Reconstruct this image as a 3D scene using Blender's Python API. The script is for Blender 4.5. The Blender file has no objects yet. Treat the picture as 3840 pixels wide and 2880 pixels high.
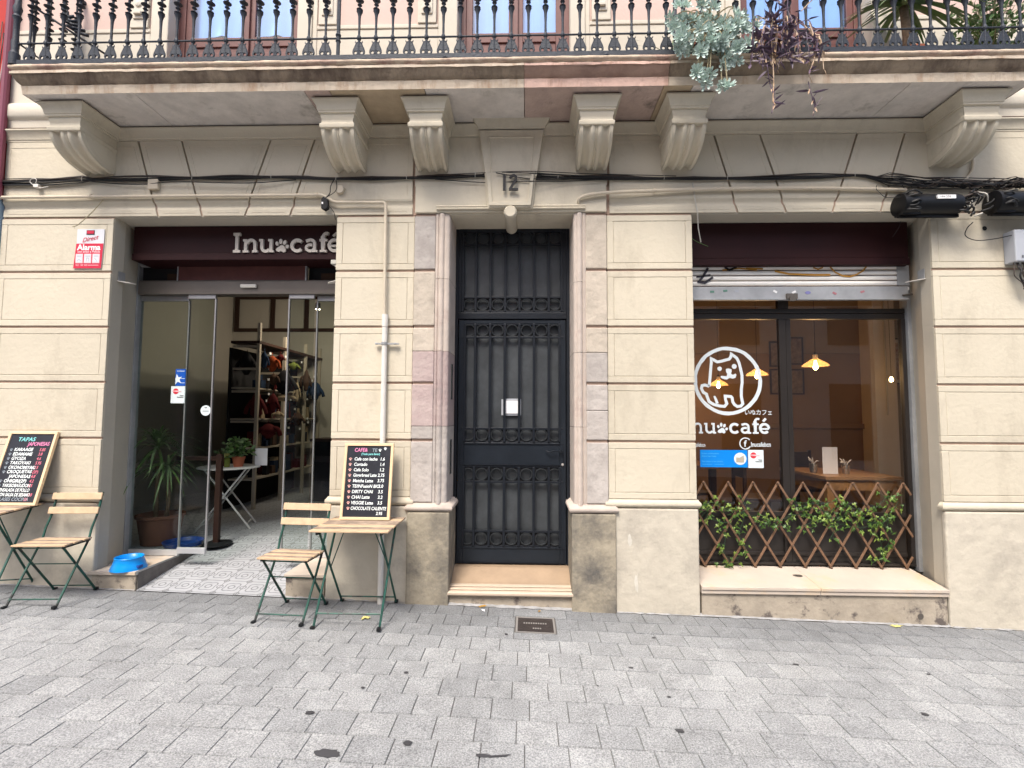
import bpy, math, random
from math import sin, cos, pi, radians as rad
from mathutils import Vector, Matrix
random.seed(7)
S = bpy.context.scene
# ---------------------------------------------------------------- camera
cam = bpy.data.cameras.new('camera'); co = bpy.data.objects.new('camera', cam); S.collection.objects.link(co)
F, YAW, PIT, ROL = 1887.1, .0286578, .0647447, -.00494627
f = Vector((-sin(YAW)*cos(PIT), cos(YAW)*cos(PIT), sin(PIT))); rt = Vector((cos(YAW), sin(YAW), 0)); up = rt.cross(f)
rt2 = rt*cos(ROL)-up*sin(ROL); up2 = up*cos(ROL)+rt*sin(ROL)
mw = Matrix.Identity(4)
for i in range(3):
    mw[i][0] = rt2[i]; mw[i][1] = up2[i]; mw[i][2] = -f[i]
mw[0][3], mw[1][3], mw[2][3] = 0, -4.0, 1.55
co.matrix_world = mw
cam.sensor_width = 36; cam.lens = F/3840*36; cam.clip_start = .05; cam.clip_end = 400
S.camera = co
# ---------------------------------------------------------------- world, sun, exposure
W = bpy.data.worlds.new("World"); S.world = W; W.use_nodes = True
nt = W.node_tree; sk = nt.nodes.new('ShaderNodeTexSky'); sk.sky_type = 'NISHITA'; sk.sun_disc = False
SE, SR = rad(62), rad(200)
sk.sun_elevation = SE; sk.sun_rotation = SR; sk.altitude = 50; sk.air_density = 1.0; sk.dust_density = 4.0; sk.ozone_density = .6
bg = nt.nodes['Background']; nt.links.new(sk.outputs[0], bg.inputs[0]); bg.inputs[1].default_value = .14
sun = bpy.data.lights.new('sun', 'SUN'); sun.energy = 1.7; sun.angle = rad(20); sun.color = (1, .95, .87)
so = bpy.data.objects.new('sun', sun); S.collection.objects.link(so)
sd = Vector((-.22, -.62, 1.0)).normalized()
so.rotation_euler = sd.to_track_quat('Z', 'Y').to_euler(); so.location = (0, -3, 12)
sk.sun_elevation = math.asin(sd.z); sk.sun_rotation = math.atan2(sd.x, sd.y)
S.view_settings.view_transform = 'Standard'; S.view_settings.look = 'None'; S.view_settings.exposure = 1.17; S.view_settings.gamma = 1
S.cycles.max_bounces = 8; S.cycles.transparent_max_bounces = 16; S.cycles.use_denoising = True
S.cycles.sample_clamp_indirect = 3
# ---------------------------------------------------------------- materials
MT = {}
def nodes(m): return m.node_tree.nodes, m.node_tree.links
def mat(name, col, rough=.7, metal=0, var=0., vscale=3., bump=0., bscale=60., col2=None, spec=.4, emit=None, estr=0, stain=None, sscale=1.4, sthr=(.55, .7), coat=0, sub=None, sstr=(1, 1, 1), rnd=0):
    """principled material: base colour broken by object-space noise (col<->col2), optional stains and bump"""
    m = bpy.data.materials.new(name); m.use_nodes = True; n, l = nodes(m); p = n['Principled BSDF']
    p.inputs['Base Color'].default_value = (*col, 1); p.inputs['Roughness'].default_value = rough; p.inputs['Metallic'].default_value = metal
    p.inputs['Specular IOR Level'].default_value = spec; p.inputs['Coat Weight'].default_value = coat
    tc = n.new('ShaderNodeTexCoord'); src = None
    if var or col2:
        t = n.new('ShaderNodeTexNoise'); t.inputs['Scale'].default_value = vscale; t.inputs['Detail'].default_value = 8; t.inputs['Roughness'].default_value = .65
        l.new(tc.outputs['Object'], t.inputs['Vector'])
        r = n.new('ShaderNodeValToRGB'); r.color_ramp.elements[0].position = .32; r.color_ramp.elements[1].position = .68
        c2 = col2 or tuple(min(1, c*(1+var)) for c in col); c1 = col if col2 else tuple(c*(1-var) for c in col)
        r.color_ramp.elements[0].color = (*c1, 1); r.color_ramp.elements[1].color = (*c2, 1)
        l.new(t.outputs['Fac'], r.inputs[0]); src = r.outputs[0]
    if stain:
        t2 = n.new('ShaderNodeTexNoise'); t2.inputs['Scale'].default_value = sscale; t2.inputs['Detail'].default_value = 9; t2.inputs['Roughness'].default_value = .7
        mp = n.new('ShaderNodeMapping'); mp.inputs['Location'].default_value = (3.1, 7.7, 1.3); mp.inputs['Scale'].default_value = sstr
        l.new(tc.outputs['Object'], mp.inputs[0]); l.new(mp.outputs[0], t2.inputs['Vector'])
        r2 = n.new('ShaderNodeMapRange'); r2.inputs['From Min'].default_value = sthr[0]; r2.inputs['From Max'].default_value = sthr[1]; l.new(t2.outputs['Fac'], r2.inputs[0])
        mx = n.new('ShaderNodeMix'); mx.data_type = 'RGBA'; l.new(r2.outputs[0], mx.inputs['Factor'])
        if src: l.new(src, mx.inputs['A'])
        else: mx.inputs['A'].default_value = (*col, 1)
        mx.inputs['B'].default_value = (*stain, 1); src = mx.outputs['Result']
    if rnd:   # every block is its own object: a slightly different batch of paint or stone each
        oi = n.new('ShaderNodeObjectInfo'); mr = n.new('ShaderNodeMapRange'); mr.inputs['To Min'].default_value = 1-rnd; mr.inputs['To Max'].default_value = 1+rnd*.6; l.new(oi.outputs['Random'], mr.inputs[0])
        vm = n.new('ShaderNodeVectorMath'); vm.operation = 'SCALE'; l.new(src, vm.inputs[0]); l.new(mr.outputs[0], vm.inputs['Scale']); src = vm.outputs[0]
    if src: l.new(src, p.inputs['Base Color'])
    if bump:
        t3 = n.new('ShaderNodeTexNoise'); t3.inputs['Scale'].default_value = bscale; t3.inputs['Detail'].default_value = 6
        l.new(tc.outputs['Object'], t3.inputs['Vector']); b = n.new('ShaderNodeBump'); b.inputs['Strength'].default_value = bump; b.inputs['Distance'].default_value = .01
        l.new(t3.outputs['Fac'], b.inputs['Height']); l.new(b.outputs[0], p.inputs['Normal'])
    if emit: p.inputs['Emission Color'].default_value = (*emit, 1); p.inputs['Emission Strength'].default_value = estr
    if sub: p.inputs['Subsurface Weight'].default_value = sub
    MT[name] = m; return m
def glass(name, tint, ior=1.45, rough=0.):
    m = bpy.data.materials.new(name); m.use_nodes = True; n, l = nodes(m); n.remove(n['Principled BSDF'])
    t = n.new('ShaderNodeBsdfTransparent'); t.inputs[0].default_value = (*tint, 1); g = n.new('ShaderNodeBsdfGlossy'); g.inputs['Roughness'].default_value = rough
    fr = n.new('ShaderNodeFresnel'); fr.inputs[0].default_value = ior; mx = n.new('ShaderNodeMixShader')
    geo = n.new('ShaderNodeNewGeometry'); m1 = n.new('ShaderNodeMath'); m1.operation = 'SUBTRACT'; m1.inputs[0].default_value = 1; l.new(geo.outputs['Backfacing'], m1.inputs[1]); m2 = n.new('ShaderNodeMath'); m2.operation = 'MULTIPLY'; l.new(fr.outputs[0], m2.inputs[0]); l.new(m1.outputs[0], m2.inputs[1]); l.new(m2.outputs[0], mx.inputs[0]); l.new(t.outputs[0], mx.inputs[1]); l.new(g.outputs[0], mx.inputs[2]); l.new(mx.outputs[0], n['Material Output'].inputs[0])
    MT[name] = m; return m
mat('plaster', (.58, .525, .415), .88, var=.05, vscale=1.3, bump=.4, bscale=26, rnd=.06, stain=(.37, .325, .25), sscale=1.8, sthr=(.52, .86), sstr=(1.5, 1.5, .7))
mat('plaster_rough', (.53, .485, .40), .92, rnd=.05, var=.07, vscale=5, bump=.8, bscale=14, stain=(.36, .325, .275), sscale=2.4, sthr=(.5, .74))
mat('scuff', (.58, .55, .48), .9, var=.1, vscale=20)
mat('cement', (.30, .30, .30), .95, var=.25, vscale=14)
mat('plaster_back', (.33, .235, .18), .9, var=.12, vscale=6)
mat('groove_paint', (.42, .30, .235), .9, var=.12, vscale=6)
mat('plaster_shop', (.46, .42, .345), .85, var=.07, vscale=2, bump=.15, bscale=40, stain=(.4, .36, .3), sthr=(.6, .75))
mat('stone_tan', (.49, .43, .355), .9, rnd=.1, var=.14, vscale=9, bump=.8, bscale=22, stain=(.34, .29, .24), sscale=5)
mat('stone_pink', (.47, .385, .36), .9, rnd=.1, col2=(.38, .29, .28), vscale=6, bump=.8, bscale=26, stain=(.34, .29, .275), sscale=5)
mat('stone_grey', (.49, .45, .415), .9, rnd=.12, col2=(.36, .325, .30), vscale=6, bump=.8, bscale=24, stain=(.31, .28, .26), sscale=6)
mat('stone_base', (.33, .29, .22), .93, var=.16, vscale=7, bump=1., bscale=18, stain=(.085, .082, .08), sscale=2.3, sthr=(.43, .66))
mat('stone_smooth', (.50, .43, .375), .85, var=.1, vscale=7, bump=.35, bscale=30, stain=(.4, .31, .27), sscale=4)
mat('slab_brown', (.30, .235, .165), .9, var=.18, vscale=4, bump=.8, bscale=25, stain=(.13, .095, .07), sscale=1.0, sthr=(.42, .62), sstr=(5, 5, 1.0))
mat('slab_light', (.52, .44, .345), .9, var=.12, vscale=5, bump=.7, bscale=25, stain=(.36, .25, .17), sscale=1.0, sthr=(.5, .66), sstr=(7, 7, 1.2))
mat('slab_pink_light', (.58, .40, .33), .9, var=.12, vscale=5, bump=.7, bscale=25, stain=(.36, .22, .17), sscale=1.0, sthr=(.5, .66), sstr=(7, 7, 1.2))
mat('slab_pink', (.34, .225, .17), .9, var=.14, vscale=5, bump=.6, bscale=25, stain=(.22, .13, .1), sscale=3, sthr=(.5, .75))
mat('slab_edge', (.50, .40, .30), .9, var=.15, vscale=6, bump=.9, bscale=22, stain=(.30, .18, .15), sscale=4, sthr=(.5, .66))
mat('soffit_grey', (.62, .575, .53), .9, var=.14, vscale=7, bump=.5, bscale=40, stain=(.40, .37, .33), sscale=6)
mat('soffit_pink', (.46, .35, .305), .9, var=.14, vscale=7, bump=.5, bscale=40, stain=(.18, .15, .13), sscale=4)
mat('soffit_tan', (.44, .35, .24), .9, var=.14, vscale=7, bump=.4, bscale=40)
mat('dark_gap', (.10, .06, .045), .95, var=.2)
mat('marble', (.52, .45, .38), .55, var=.08, vscale=3, stain=(.58, .43, .27), sscale=2.2, sthr=(.52, .68), bump=.1, bscale=30)
mat('marble_dirty', (.37, .32, .255), .85, var=.18, vscale=6, stain=(.12, .10, .09), sscale=6, sthr=(.54, .62), bump=.5, bscale=30)
mat('step_riser_shaded', (.33, .24, .16), .6, var=.1, vscale=6, stain=(.34, .25, .17), sscale=5, sthr=(.55, .7), bump=.2, bscale=40)  # doorstep's upper riser: its dimmer ambient light is darkened into the cream colour
mat('step_cream', (.54, .44, .34), .6, var=.09, vscale=6, stain=(.36, .27, .2), sscale=9, sthr=(.66, .72), bump=.2, bscale=40)
mat('wall_pink', (.60, .45, .39), .9, var=.05, vscale=2, bump=.2, bscale=40)
mat('wall_cream', (.60, .55, .46), .9, var=.06, vscale=2, bump=.2, bscale=30)
mat('brown_frame', (.135, .052, .045), .55, var=.15, vscale=12)
mat('curtain', (.80, .87, .95), .95, var=.03, vscale=10)
mat('maroon', (.022, .005, .0055), .55, var=.12, vscale=4, spec=.2)
mat('maroon_mid', (.105, .036, .032), .6, var=.15, vscale=8)
mat('letter', (.50, .46, .41), .6)
mat('alu', (.42, .42, .42), .38, .75, var=.1, vscale=8)
mat('alu_light', (.62, .63, .64), .4, .5, var=.05)
mat('alu_dark', (.17, .15, .13), .4, .6, var=.1)
mat('galv', (.40, .41, .42), .5, .5, var=.18, vscale=5, bump=.1, bscale=30)
mat('slat_white', (.80, .78, .74), .5, var=.05, vscale=8)
mat('frame_dark', (.022, .018, .016), .4, var=.15)
mat('iron', (.008, .011, .017), .42, .15, var=.2, vscale=9, bump=.15, bscale=60)
mat('iron_ring', (.03, .034, .038), .35, .3)
mat('iron_panel', (.014, .019, .027), .38, .2, var=.2, vscale=5, bump=.12, bscale=30)
mat('screen', (.048, .054, .060), .4, var=.3, vscale=6, spec=.5)
mat('iron_rail', (.028, .034, .045), .6, .15, var=.25, vscale=20, bump=.3, bscale=80)
mat('pipe_paint', (.56, .49, .38), .6, var=.07, vscale=9, bump=.1)
mat('pipe_white', (.68, .65, .6), .5, var=.06, vscale=9)
mat('cable', (.012, .012, .013), .5)
mat('cable_brown', (.05, .035, .028), .6)
mat('cable_pale', (.45, .43, .38), .6)
mat('blackplastic', (.006, .006, .007), .45, var=.2, vscale=5, spec=.25)
mat('whiteplastic', (.62, .60, .54), .5, var=.05)
mat('greyplastic', (.40, .42, .46), .45, var=.06)
mat('label_white', (.8, .8, .8), .6)
mat('ink_black', (.01, .01, .012), .6)
mat('wood', (.56, .40, .255), .6, var=.14, vscale=14, bump=.1, bscale=60)
mat('wood_grey', (.42, .32, .24), .7, col2=(.17, .13, .10), vscale=11, bump=.2, bscale=50)
mat('wood_pale', (.74, .55, .34), .55, var=.06, vscale=10)
mat('green_steel', (.010, .075, .055), .38, .1, var=.3, vscale=14, stain=(.015, .018, .018), sscale=9, sthr=(.52, .6))
mat('black_steel', (.012, .014, .016), .45, .2)
mat('slate', (.013, .015, .024), .7, var=.3, vscale=4, stain=(.035, .038, .05), sscale=6, sthr=(.5, .8))
mat('chalk_white', (.82, .88, .88), .9)
mat('chalk_blue', (.22, .62, .62), .9)
mat('chalk_pink', (.75, .25, .45), .9)
mat('chalk_red', (.62, .16, .22), .9)
mat('chalk_salmon', (.85, .45, .40), .9)
mat('chalk_grey', (.26, .30, .34), .9)
mat('blue_bowl', (.0, .27, .78), .3, spec=.5)
mat('blue_dark', (.01, .05, .25), .4)
mat('red_sign', (.55, .015, .05), .5)
mat('sign_grey', (.62, .63, .66), .5, var=.04)
mat('sign_pink', (.85, .55, .58), .5)
mat('sticker_blue', (.01, .09, .45), .4)
mat('sticker_sky', (.0, .22, .72), .4)
mat('sticker_cyan', (.1, .5, .85), .5)
mat('sticker_white', (.68, .76, .78), .5)
mat('sticker_red', (.62, .03, .05), .5)
mat('vinyl', (.62, .68, .71), .5)
mat('trellis', (.17, .095, .055), .7, var=.25, vscale=20, bump=.2)
mat('ivy', (.075, .15, .02), .5, col2=(.03, .08, .015), vscale=9)
mat('ivy_light', (.22, .29, .05), .5, col2=(.10, .18, .03), vscale=9)
mat('ivy_stem', (.02, .05, .02), .7)
mat('succulent', (.46, .58, .52), .7, col2=(.62, .72, .66), vscale=20)
mat('succ_stem', (.30, .26, .16), .8)
mat('purple_leaf', (.05, .03, .05), .45, col2=(.17, .12, .17), vscale=16)
mat('dry_leaf', (.42, .26, .14), .8, col2=(.6, .48, .36), vscale=14)
mat('green_leaf', (.05, .12, .03), .45, col2=(.13, .23, .06), vscale=8)
mat('green_leaf_pale', (.10, .17, .07), .5, col2=(.18, .25, .12), vscale=8)
mat('trunk', (.20, .14, .09), .9, var=.3, vscale=30, bump=.6)
mat('terracotta', (.40, .12, .06), .75, var=.12)
mat('old_terracotta', (.20, .085, .055), .8, var=.2)
mat('pot_brown', (.16, .065, .04), .8, var=.12)
mat('soil', (.03, .02, .015), .95)
mat('leaf_fall', (.38, .22, .05), .8, var=.3, vscale=30)
mat('leaf_yellow', (.55, .5, .18), .8, var=.2, vscale=30)
mat('manhole', (.075, .063, .06), .5, .5, var=.25, vscale=18, bump=.4, bscale=60)
mat('metal_bright', (.5, .48, .46), .4, .6)
mat('gum', (.055, .055, .06), .5, var=.2)
mat('mortar', (.12, .115, .11), .95, var=.15, vscale=14)
mat('asphalt', (.1, .1, .1), .9, var=.15, vscale=30, bump=.3)
mat('room_white', (.46, .43, .38), .9, var=.04, vscale=2)
mat('room_ceiling', (.5, .46, .38), .9)
mat('room_grey', (.17, .16, .13), .9)
mat('room_brown', (.26, .155, .075), .85, var=.07, vscale=2)
mat('room_upper', (.30, .21, .13), .9, var=.05)
mat('room_column', (.60, .48, .36), .9, var=.05)
mat('room_floor', (.07, .06, .05), .6, var=.1)
mat('table_wood', (.28, .155, .07), .4, var=.18, vscale=9)
mat('dark_wood', (.035, .015, .01), .5, var=.2)
mat('red_opposite', (.42, .022, .014), .7, var=.08, vscale=2)
mat('purple_pipe', (.20, .05, .08), .5)
mat('blue_paint', (.27, .38, .50), .7)
mat('opp_wall', (.58, .53, .46), .9, var=.08, vscale=1)
mat('opp_dark', (.05, .06, .07), .3)
mat('bulb', (1, .8, .5), .5, emit=(1, .66, .28), estr=16)
mat('lamp_shade', (.8, .5, .2), .4, emit=(1, .62, .28), estr=.4); MT['lamp_shade'].node_tree.nodes['Principled BSDF'].inputs['Alpha'].default_value = .32
mat('spot_glow', (1, .9, .7), .5, emit=(1, .85, .55), estr=14)
mat('rack_beige', (.42, .37, .30), .6)
mat('orange_cloth', (.34, .06, .012), .9); mat('red_cloth', (.09, .006, .008), .9); mat('black_cloth', (.008, .008, .01), .9)
mat('cream_cloth', (.38, .30, .2), .9); mat('blue_cloth', (.012, .03, .07), .9); mat('lime_cloth', (.14, .17, .03), .9); mat('brown_cloth', (.06, .032, .02), .9)
mat('picture', (.10, .06, .035), .6, col2=(.30, .2, .12), vscale=14)
mat('picture_red', (.30, .08, .05), .6, col2=(.55, .4, .3), vscale=18)
mat('mat_board', (.62, .5, .36), .8)
mat('steel', (.5, .48, .44), .25, .9)
mat('paper', (.8, .8, .83), .7)
mat('napkin', (.75, .7, .66), .9)
mat('white_metal', (.62, .62, .60), .45)
mat('graffiti_black', (.02, .02, .03), .6); mat('graffiti_gold', (.45, .22, .03), .6)
mat('sticker_green', (.10, .22, .17), .5); mat('sticker_violet', (.2, .2, .42), .5); mat('sticker_dull', (.38, .16, .18), .5)
glass('glass_clear', (.86, .90, .88)); glass('glass_warm', (.95, .93, .90), 2.05); glass('glass_lamp', (.97, .85, .6), 1.7, .1); glass('glass_up', (.72, .82, .95), 1.8)
def graftex(m):
    return m
def ramp_tiles():
    m = bpy.data.materials.new('floor_tile'); m.use_nodes = True; n, l = nodes(m); p = n['Principled BSDF']; MT['floor_tile'] = m
    tc = n.new('ShaderNodeTexCoord'); T = .19
    def MA(op, a, b=None, c=None):
        q = n.new('ShaderNodeMath'); q.operation = op
        for i, v in enumerate((a, b, c)):
            if v is None: continue
            if isinstance(v, (int, float)): q.inputs[i].default_value = v
            else: l.new(v, q.inputs[i])
        return q.outputs[0]
    sp = n.new('ShaderNodeSeparateXYZ'); l.new(tc.outputs['Object'], sp.inputs[0])
    u = MA('SUBTRACT', MA('FRACT', MA('DIVIDE', sp.outputs[0], T)), .5); v = MA('SUBTRACT', MA('FRACT', MA('DIVIDE', sp.outputs[1], T)), .5)
    au, av = MA('ABSOLUTE', u), MA('ABSOLUTE', v)
    def ring(x, y, r, w):
        d = MA('SQRT', MA('ADD', MA('MULTIPLY', x, x), MA('MULTIPLY', y, y)))
        return MA('LESS_THAN', MA('ABSOLUTE', MA('SUBTRACT', d, r)), w)
    a = ring(u, v, .125, .028)
    ang = MA('ARCTAN2', v, u); rr_ = MA('SQRT', MA('ADD', MA('MULTIPLY', u, u), MA('MULTIPLY', v, v)))
    b = MA('LESS_THAN', MA('ABSOLUTE', MA('SUBTRACT', rr_, MA('ADD', .315, MA('MULTIPLY', MA('COSINE', MA('MULTIPLY', ang, 4)), -.045)))), .026)
    c = ring(MA('SUBTRACT', au, .5), av, .12, .024)
    d = ring(MA('SUBTRACT', au, .5), MA('SUBTRACT', av, .5), .10, .024)
    pat = MA('MAXIMUM', MA('MAXIMUM', a, b), MA('MAXIMUM', c, d))
    joint = MA('GREATER_THAN', MA('MAXIMUM', au, av), .485)
    no = n.new('ShaderNodeTexNoise'); no.inputs['Scale'].default_value = 9; no.inputs['Detail'].default_value = 6; l.new(tc.outputs['Object'], no.inputs['Vector'])
    r = n.new('ShaderNodeValToRGB'); r.color_ramp.elements[0].color = (.30, .315, .335, 1); r.color_ramp.elements[1].color = (.46, .47, .49, 1); l.new(no.outputs[0], r.inputs[0])
    m1 = n.new('ShaderNodeMix'); m1.data_type = 'RGBA'; l.new(pat, m1.inputs['Factor']); l.new(r.outputs[0], m1.inputs['A']); m1.inputs['B'].default_value = (.19, .195, .205, 1)
    m2 = n.new('ShaderNodeMix'); m2.data_type = 'RGBA'; l.new(joint, m2.inputs['Factor']); l.new(m1.outputs['Result'], m2.inputs['A']); m2.inputs['B'].default_value = (.13, .13, .13, 1)
    l.new(m2.outputs['Result'], p.inputs['Base Color']); p.inputs['Roughness'].default_value = .5
ramp_tiles()
def tile_dark():
    mat('tile_dark', (.10, .092, .088), .6, col2=(.17, .155, .145), vscale=18)
tile_dark()
def paver_mat():
    m = bpy.data.materials.new('paver'); m.use_nodes = True; n, l = nodes(m); p = n['Principled BSDF']; MT['paver'] = m
    tc = n.new('ShaderNodeTexCoord'); at = n.new('ShaderNodeAttribute'); at.attribute_name = 'tone'
    no = n.new('ShaderNodeTexNoise'); no.inputs['Scale'].default_value = 130; no.inputs['Detail'].default_value = 3; no.inputs['Roughness'].default_value = .75; l.new(tc.outputs['Object'], no.inputs[0])
    n2 = n.new('ShaderNodeTexNoise'); n2.inputs['Scale'].default_value = 1.1; n2.inputs['Detail'].default_value = 8; l.new(tc.outputs['Object'], n2.inputs[0])
    n3 = n.new('ShaderNodeTexNoise'); n3.inputs['Scale'].default_value = 9; n3.inputs['Detail'].default_value = 6; l.new(tc.outputs['Object'], n3.inputs[0])
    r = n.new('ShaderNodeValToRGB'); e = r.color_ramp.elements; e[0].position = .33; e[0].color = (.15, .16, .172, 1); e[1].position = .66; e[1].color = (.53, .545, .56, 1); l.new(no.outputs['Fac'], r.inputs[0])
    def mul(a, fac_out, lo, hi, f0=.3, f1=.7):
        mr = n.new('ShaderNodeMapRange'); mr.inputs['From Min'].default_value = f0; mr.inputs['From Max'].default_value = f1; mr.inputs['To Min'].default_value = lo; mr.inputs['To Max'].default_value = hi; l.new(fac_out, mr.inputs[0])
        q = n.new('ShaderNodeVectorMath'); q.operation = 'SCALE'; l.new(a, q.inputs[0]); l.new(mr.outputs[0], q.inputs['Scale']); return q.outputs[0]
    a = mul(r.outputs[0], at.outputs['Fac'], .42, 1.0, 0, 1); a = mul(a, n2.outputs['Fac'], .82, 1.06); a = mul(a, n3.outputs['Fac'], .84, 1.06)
    hs = n.new('ShaderNodeMix'); hs.data_type = 'RGBA'; hs.blend_type = 'MULTIPLY'; hs.inputs['Factor'].default_value = 1
    l.new(a, hs.inputs['A'])
    at2 = n.new('ShaderNodeAttribute'); at2.attribute_name = 'tone'; r3 = n.new('ShaderNodeValToRGB')
    r3.color_ramp.elements[0].color = (.98, .99, 1, 1); r3.color_ramp.elements[1].color = (1, .985, .95, 1); l.new(at2.outputs['Fac'], r3.inputs[0]); l.new(r3.outputs[0], hs.inputs['B'])
    l.new(hs.outputs['Result'], p.inputs['Base Color']); p.inputs['Roughness'].default_value = .75
    b = n.new('ShaderNodeBump'); b.inputs['Strength'].default_value = .35; b.inputs['Distance'].default_value = .004; l.new(no.outputs['Fac'], b.inputs['Height']); l.new(b.outputs[0], p.inputs['Normal'])
paver_mat()
# ---------------------------------------------------------------- mesh builder
class MB:
    def __init__(s): s.v = []; s.f = []; s.m = []; s.cm = 0; s.tone = None
    def add(s, vs, fs, T=None):
        o = len(s.v)
        for p in vs:
            p = Vector(p); s.v.append(tuple(T @ p) if T else tuple(p))
        for q in fs: s.f.append([i+o for i in q]); s.m.append(s.cm)
        return s
    def mat(s, i): s.cm = i; return s
    def box(s, x0, x1, y0, y1, z0, z1, T=None):
        return s.add([(x0, y0, z0), (x1, y0, z0), (x1, y1, z0), (x0, y1, z0), (x0, y0, z1), (x1, y0, z1), (x1, y1, z1), (x0, y1, z1)],
                     [(0, 3, 2, 1), (4, 5, 6, 7), (0, 1, 5, 4), (1, 2, 6, 5), (2, 3, 7, 6), (3, 0, 4, 7)], T)
    def prism(s, poly, y0, y1, T=None, axis='y'):
        """poly in (x,z), extruded y0..y1 (axis='x': poly in (y,z) extruded along x; 'z': poly (x,y) extruded in z)"""
        n = len(poly)
        if axis == 'y': vs = [(a, y0, b) for a, b in poly]+[(a, y1, b) for a, b in poly]
        elif axis == 'x': vs = [(y0, a, b) for a, b in poly]+[(y1, a, b) for a, b in poly]
        else: vs = [(a, b, y0) for a, b in poly]+[(a, b, y1) for a, b in poly]
        fs = [tuple(range(n)), tuple(range(2*n-1, n-1, -1))]+[(i, n+i, n+(i+1) % n, (i+1) % n) for i in range(n)]
        return s.add(vs, fs, T)
    def tube(s, pts, r, n=8, cap=True, T=None, flat=1.):
        pts = [Vector(p) for p in pts]; R = r if isinstance(r, (list, tuple)) else [r]*len(pts); vs = []; fs = []
        t0 = (pts[1]-pts[0]).normalized(); u = t0.orthogonal().normalized()
        for i, p in enumerate(pts):
            if i == 0: t = pts[1]-pts[0]
            elif i == len(pts)-1: t = pts[-1]-pts[-2]
            else: t = (pts[i+1]-pts[i]).normalized()+(pts[i]-pts[i-1]).normalized()
            t = t.normalized() if t.length > 1e-9 else t0
            u = (u-t*u.dot(t)); u = u.normalized() if u.length > 1e-6 else t.orthogonal().normalized(); w = t.cross(u)
            for k in range(n):
                a = 2*pi*k/n; vs.append(p+u*cos(a)*R[i]+w*sin(a)*R[i]*flat)
        for i in range(len(pts)-1):
            for k in range(n): fs.append((i*n+k, i*n+(k+1) % n, (i+1)*n+(k+1) % n, (i+1)*n+k))
        if cap: fs.append(tuple(range(n-1, -1, -1))); fs.append(tuple((len(pts)-1)*n+k for k in range(n)))
        return s.add(vs, fs, T)
    def lathe(s, prof, c=(0, 0, 0), n=16, T=None, axis='z', closed=False):
        vs = []; fs = []; c = Vector(c)
        for r, z in prof:
            for k in range(n):
                a = 2*pi*k/n; p = (r*cos(a), r*sin(a), z) if axis == 'z' else ((r*cos(a), z, r*sin(a)) if axis == 'y' else (z, r*cos(a), r*sin(a)))
                vs.append(c+Vector(p))
        for i in range(len(prof)-1):
            for k in range(n): fs.append((i*n+k, i*n+(k+1) % n, (i+1)*n+(k+1) % n, (i+1)*n+k))
        if prof[0][0] > 1e-6: fs.append(tuple(range(n-1, -1, -1)))
        if prof[-1][0] > 1e-6 and not closed: fs.append(tuple((len(prof)-1)*n+k for k in range(n)))
        return s.add(vs, fs, T)
    def torus(s, c, R, r, n=20, m=6, axis='y', sx=1., sz=1.):
        pts = []
        vs = []; fs = []
        for i in range(n):
            a = 2*pi*i/n
            for k in range(m):
                b = 2*pi*k/m; q = R+r*cos(b); h = r*sin(b)
                vs.append((c[0]+q*cos(a)*sx, c[1]+h, c[2]+q*sin(a)*sz) if axis == 'y' else (c[0]+q*cos(a), c[1]+q*sin(a), c[2]+h))
        for i in range(n):
            for k in range(m): fs.append((i*m+k, i*m+(k+1) % m, ((i+1) % n)*m+(k+1) % m, ((i+1) % n)*m+k))
        return s.add(vs, fs)
    def sweep(s, prof, path, closed_prof=False):
        """prof [(out,z)] swept along plan path [(x,y)], out to the right-hand side"""
        n = len(path); rows = []
        for i, (x, y) in enumerate(path):
            p = Vector((x, y)); d1 = (p-Vector(path[i-1])).normalized() if i else None; d2 = (Vector(path[i+1])-p).normalized() if i < n-1 else None
            if d1 is None: d1 = d2
            if d2 is None: d2 = d1
            n1 = Vector((d1.y, -d1.x)); n2 = Vector((d2.y, -d2.x)); b = n1+n2; k = 2/max(b.length_squared, .3); b = b*k
            rows.append([(x+b.x*o, y+b.y*o, z) for o, z in prof])
        m = len(prof); vs = [q for r in rows for q in r]; fs = []
        for i in range(n-1):
            for k in range(m-1 if not closed_prof else m): fs.append((i*m+k, i*m+(k+1) % m, (i+1)*m+(k+1) % m, (i+1)*m+k))
        if closed_prof: fs.append(tuple(range(m))); fs.append(tuple((n-1)*m+k for k in range(m-1, -1, -1)))
        return s.add(vs, fs)
    def ribbon(s, pts, w, y0, y1, closed=False, T=None):
        """flat stroke through (x,z) points of width w (number or list), extruded y0..y1"""
        n = len(pts); P = [Vector(p) for p in pts]; L = []; R = []
        for i, p in enumerate(P):
            a = P[i-1] if (i or closed) else None; b = P[(i+1) % n] if (i < n-1 or closed) else None
            d1 = (p-a).normalized() if a is not None else (b-p).normalized(); d2 = (b-p).normalized() if b is not None else d1
            n1 = Vector((-d1.y, d1.x)); n2 = Vector((-d2.y, d2.x)); q = n1+n2; q = q*(2/max(q.length_squared, 1.2))
            ww = (w[i] if isinstance(w, (list, tuple)) else w)/2
            L.append(p+q*ww); R.append(p-q*ww)
        vs = []
        for y in (y0, y1):
            vs += [(q.x, y, q.y) for q in L]+[(q.x, y, q.y) for q in R]
        fs = []; rng = n if closed else n-1
        for i in range(rng):
            j = (i+1) % n
            fs += [(i, j, n+j, n+i), (2*n+i, 3*n+i, 3*n+j, 2*n+j), (i, 2*n+i, 2*n+j, j), (n+i, n+j, 3*n+j, 3*n+i)]
        if not closed: fs += [(0, n, 3*n, 2*n), (n-1, 3*n-1, 4*n-1, 2*n-1)]
        return s.add(vs, fs, T)
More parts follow.
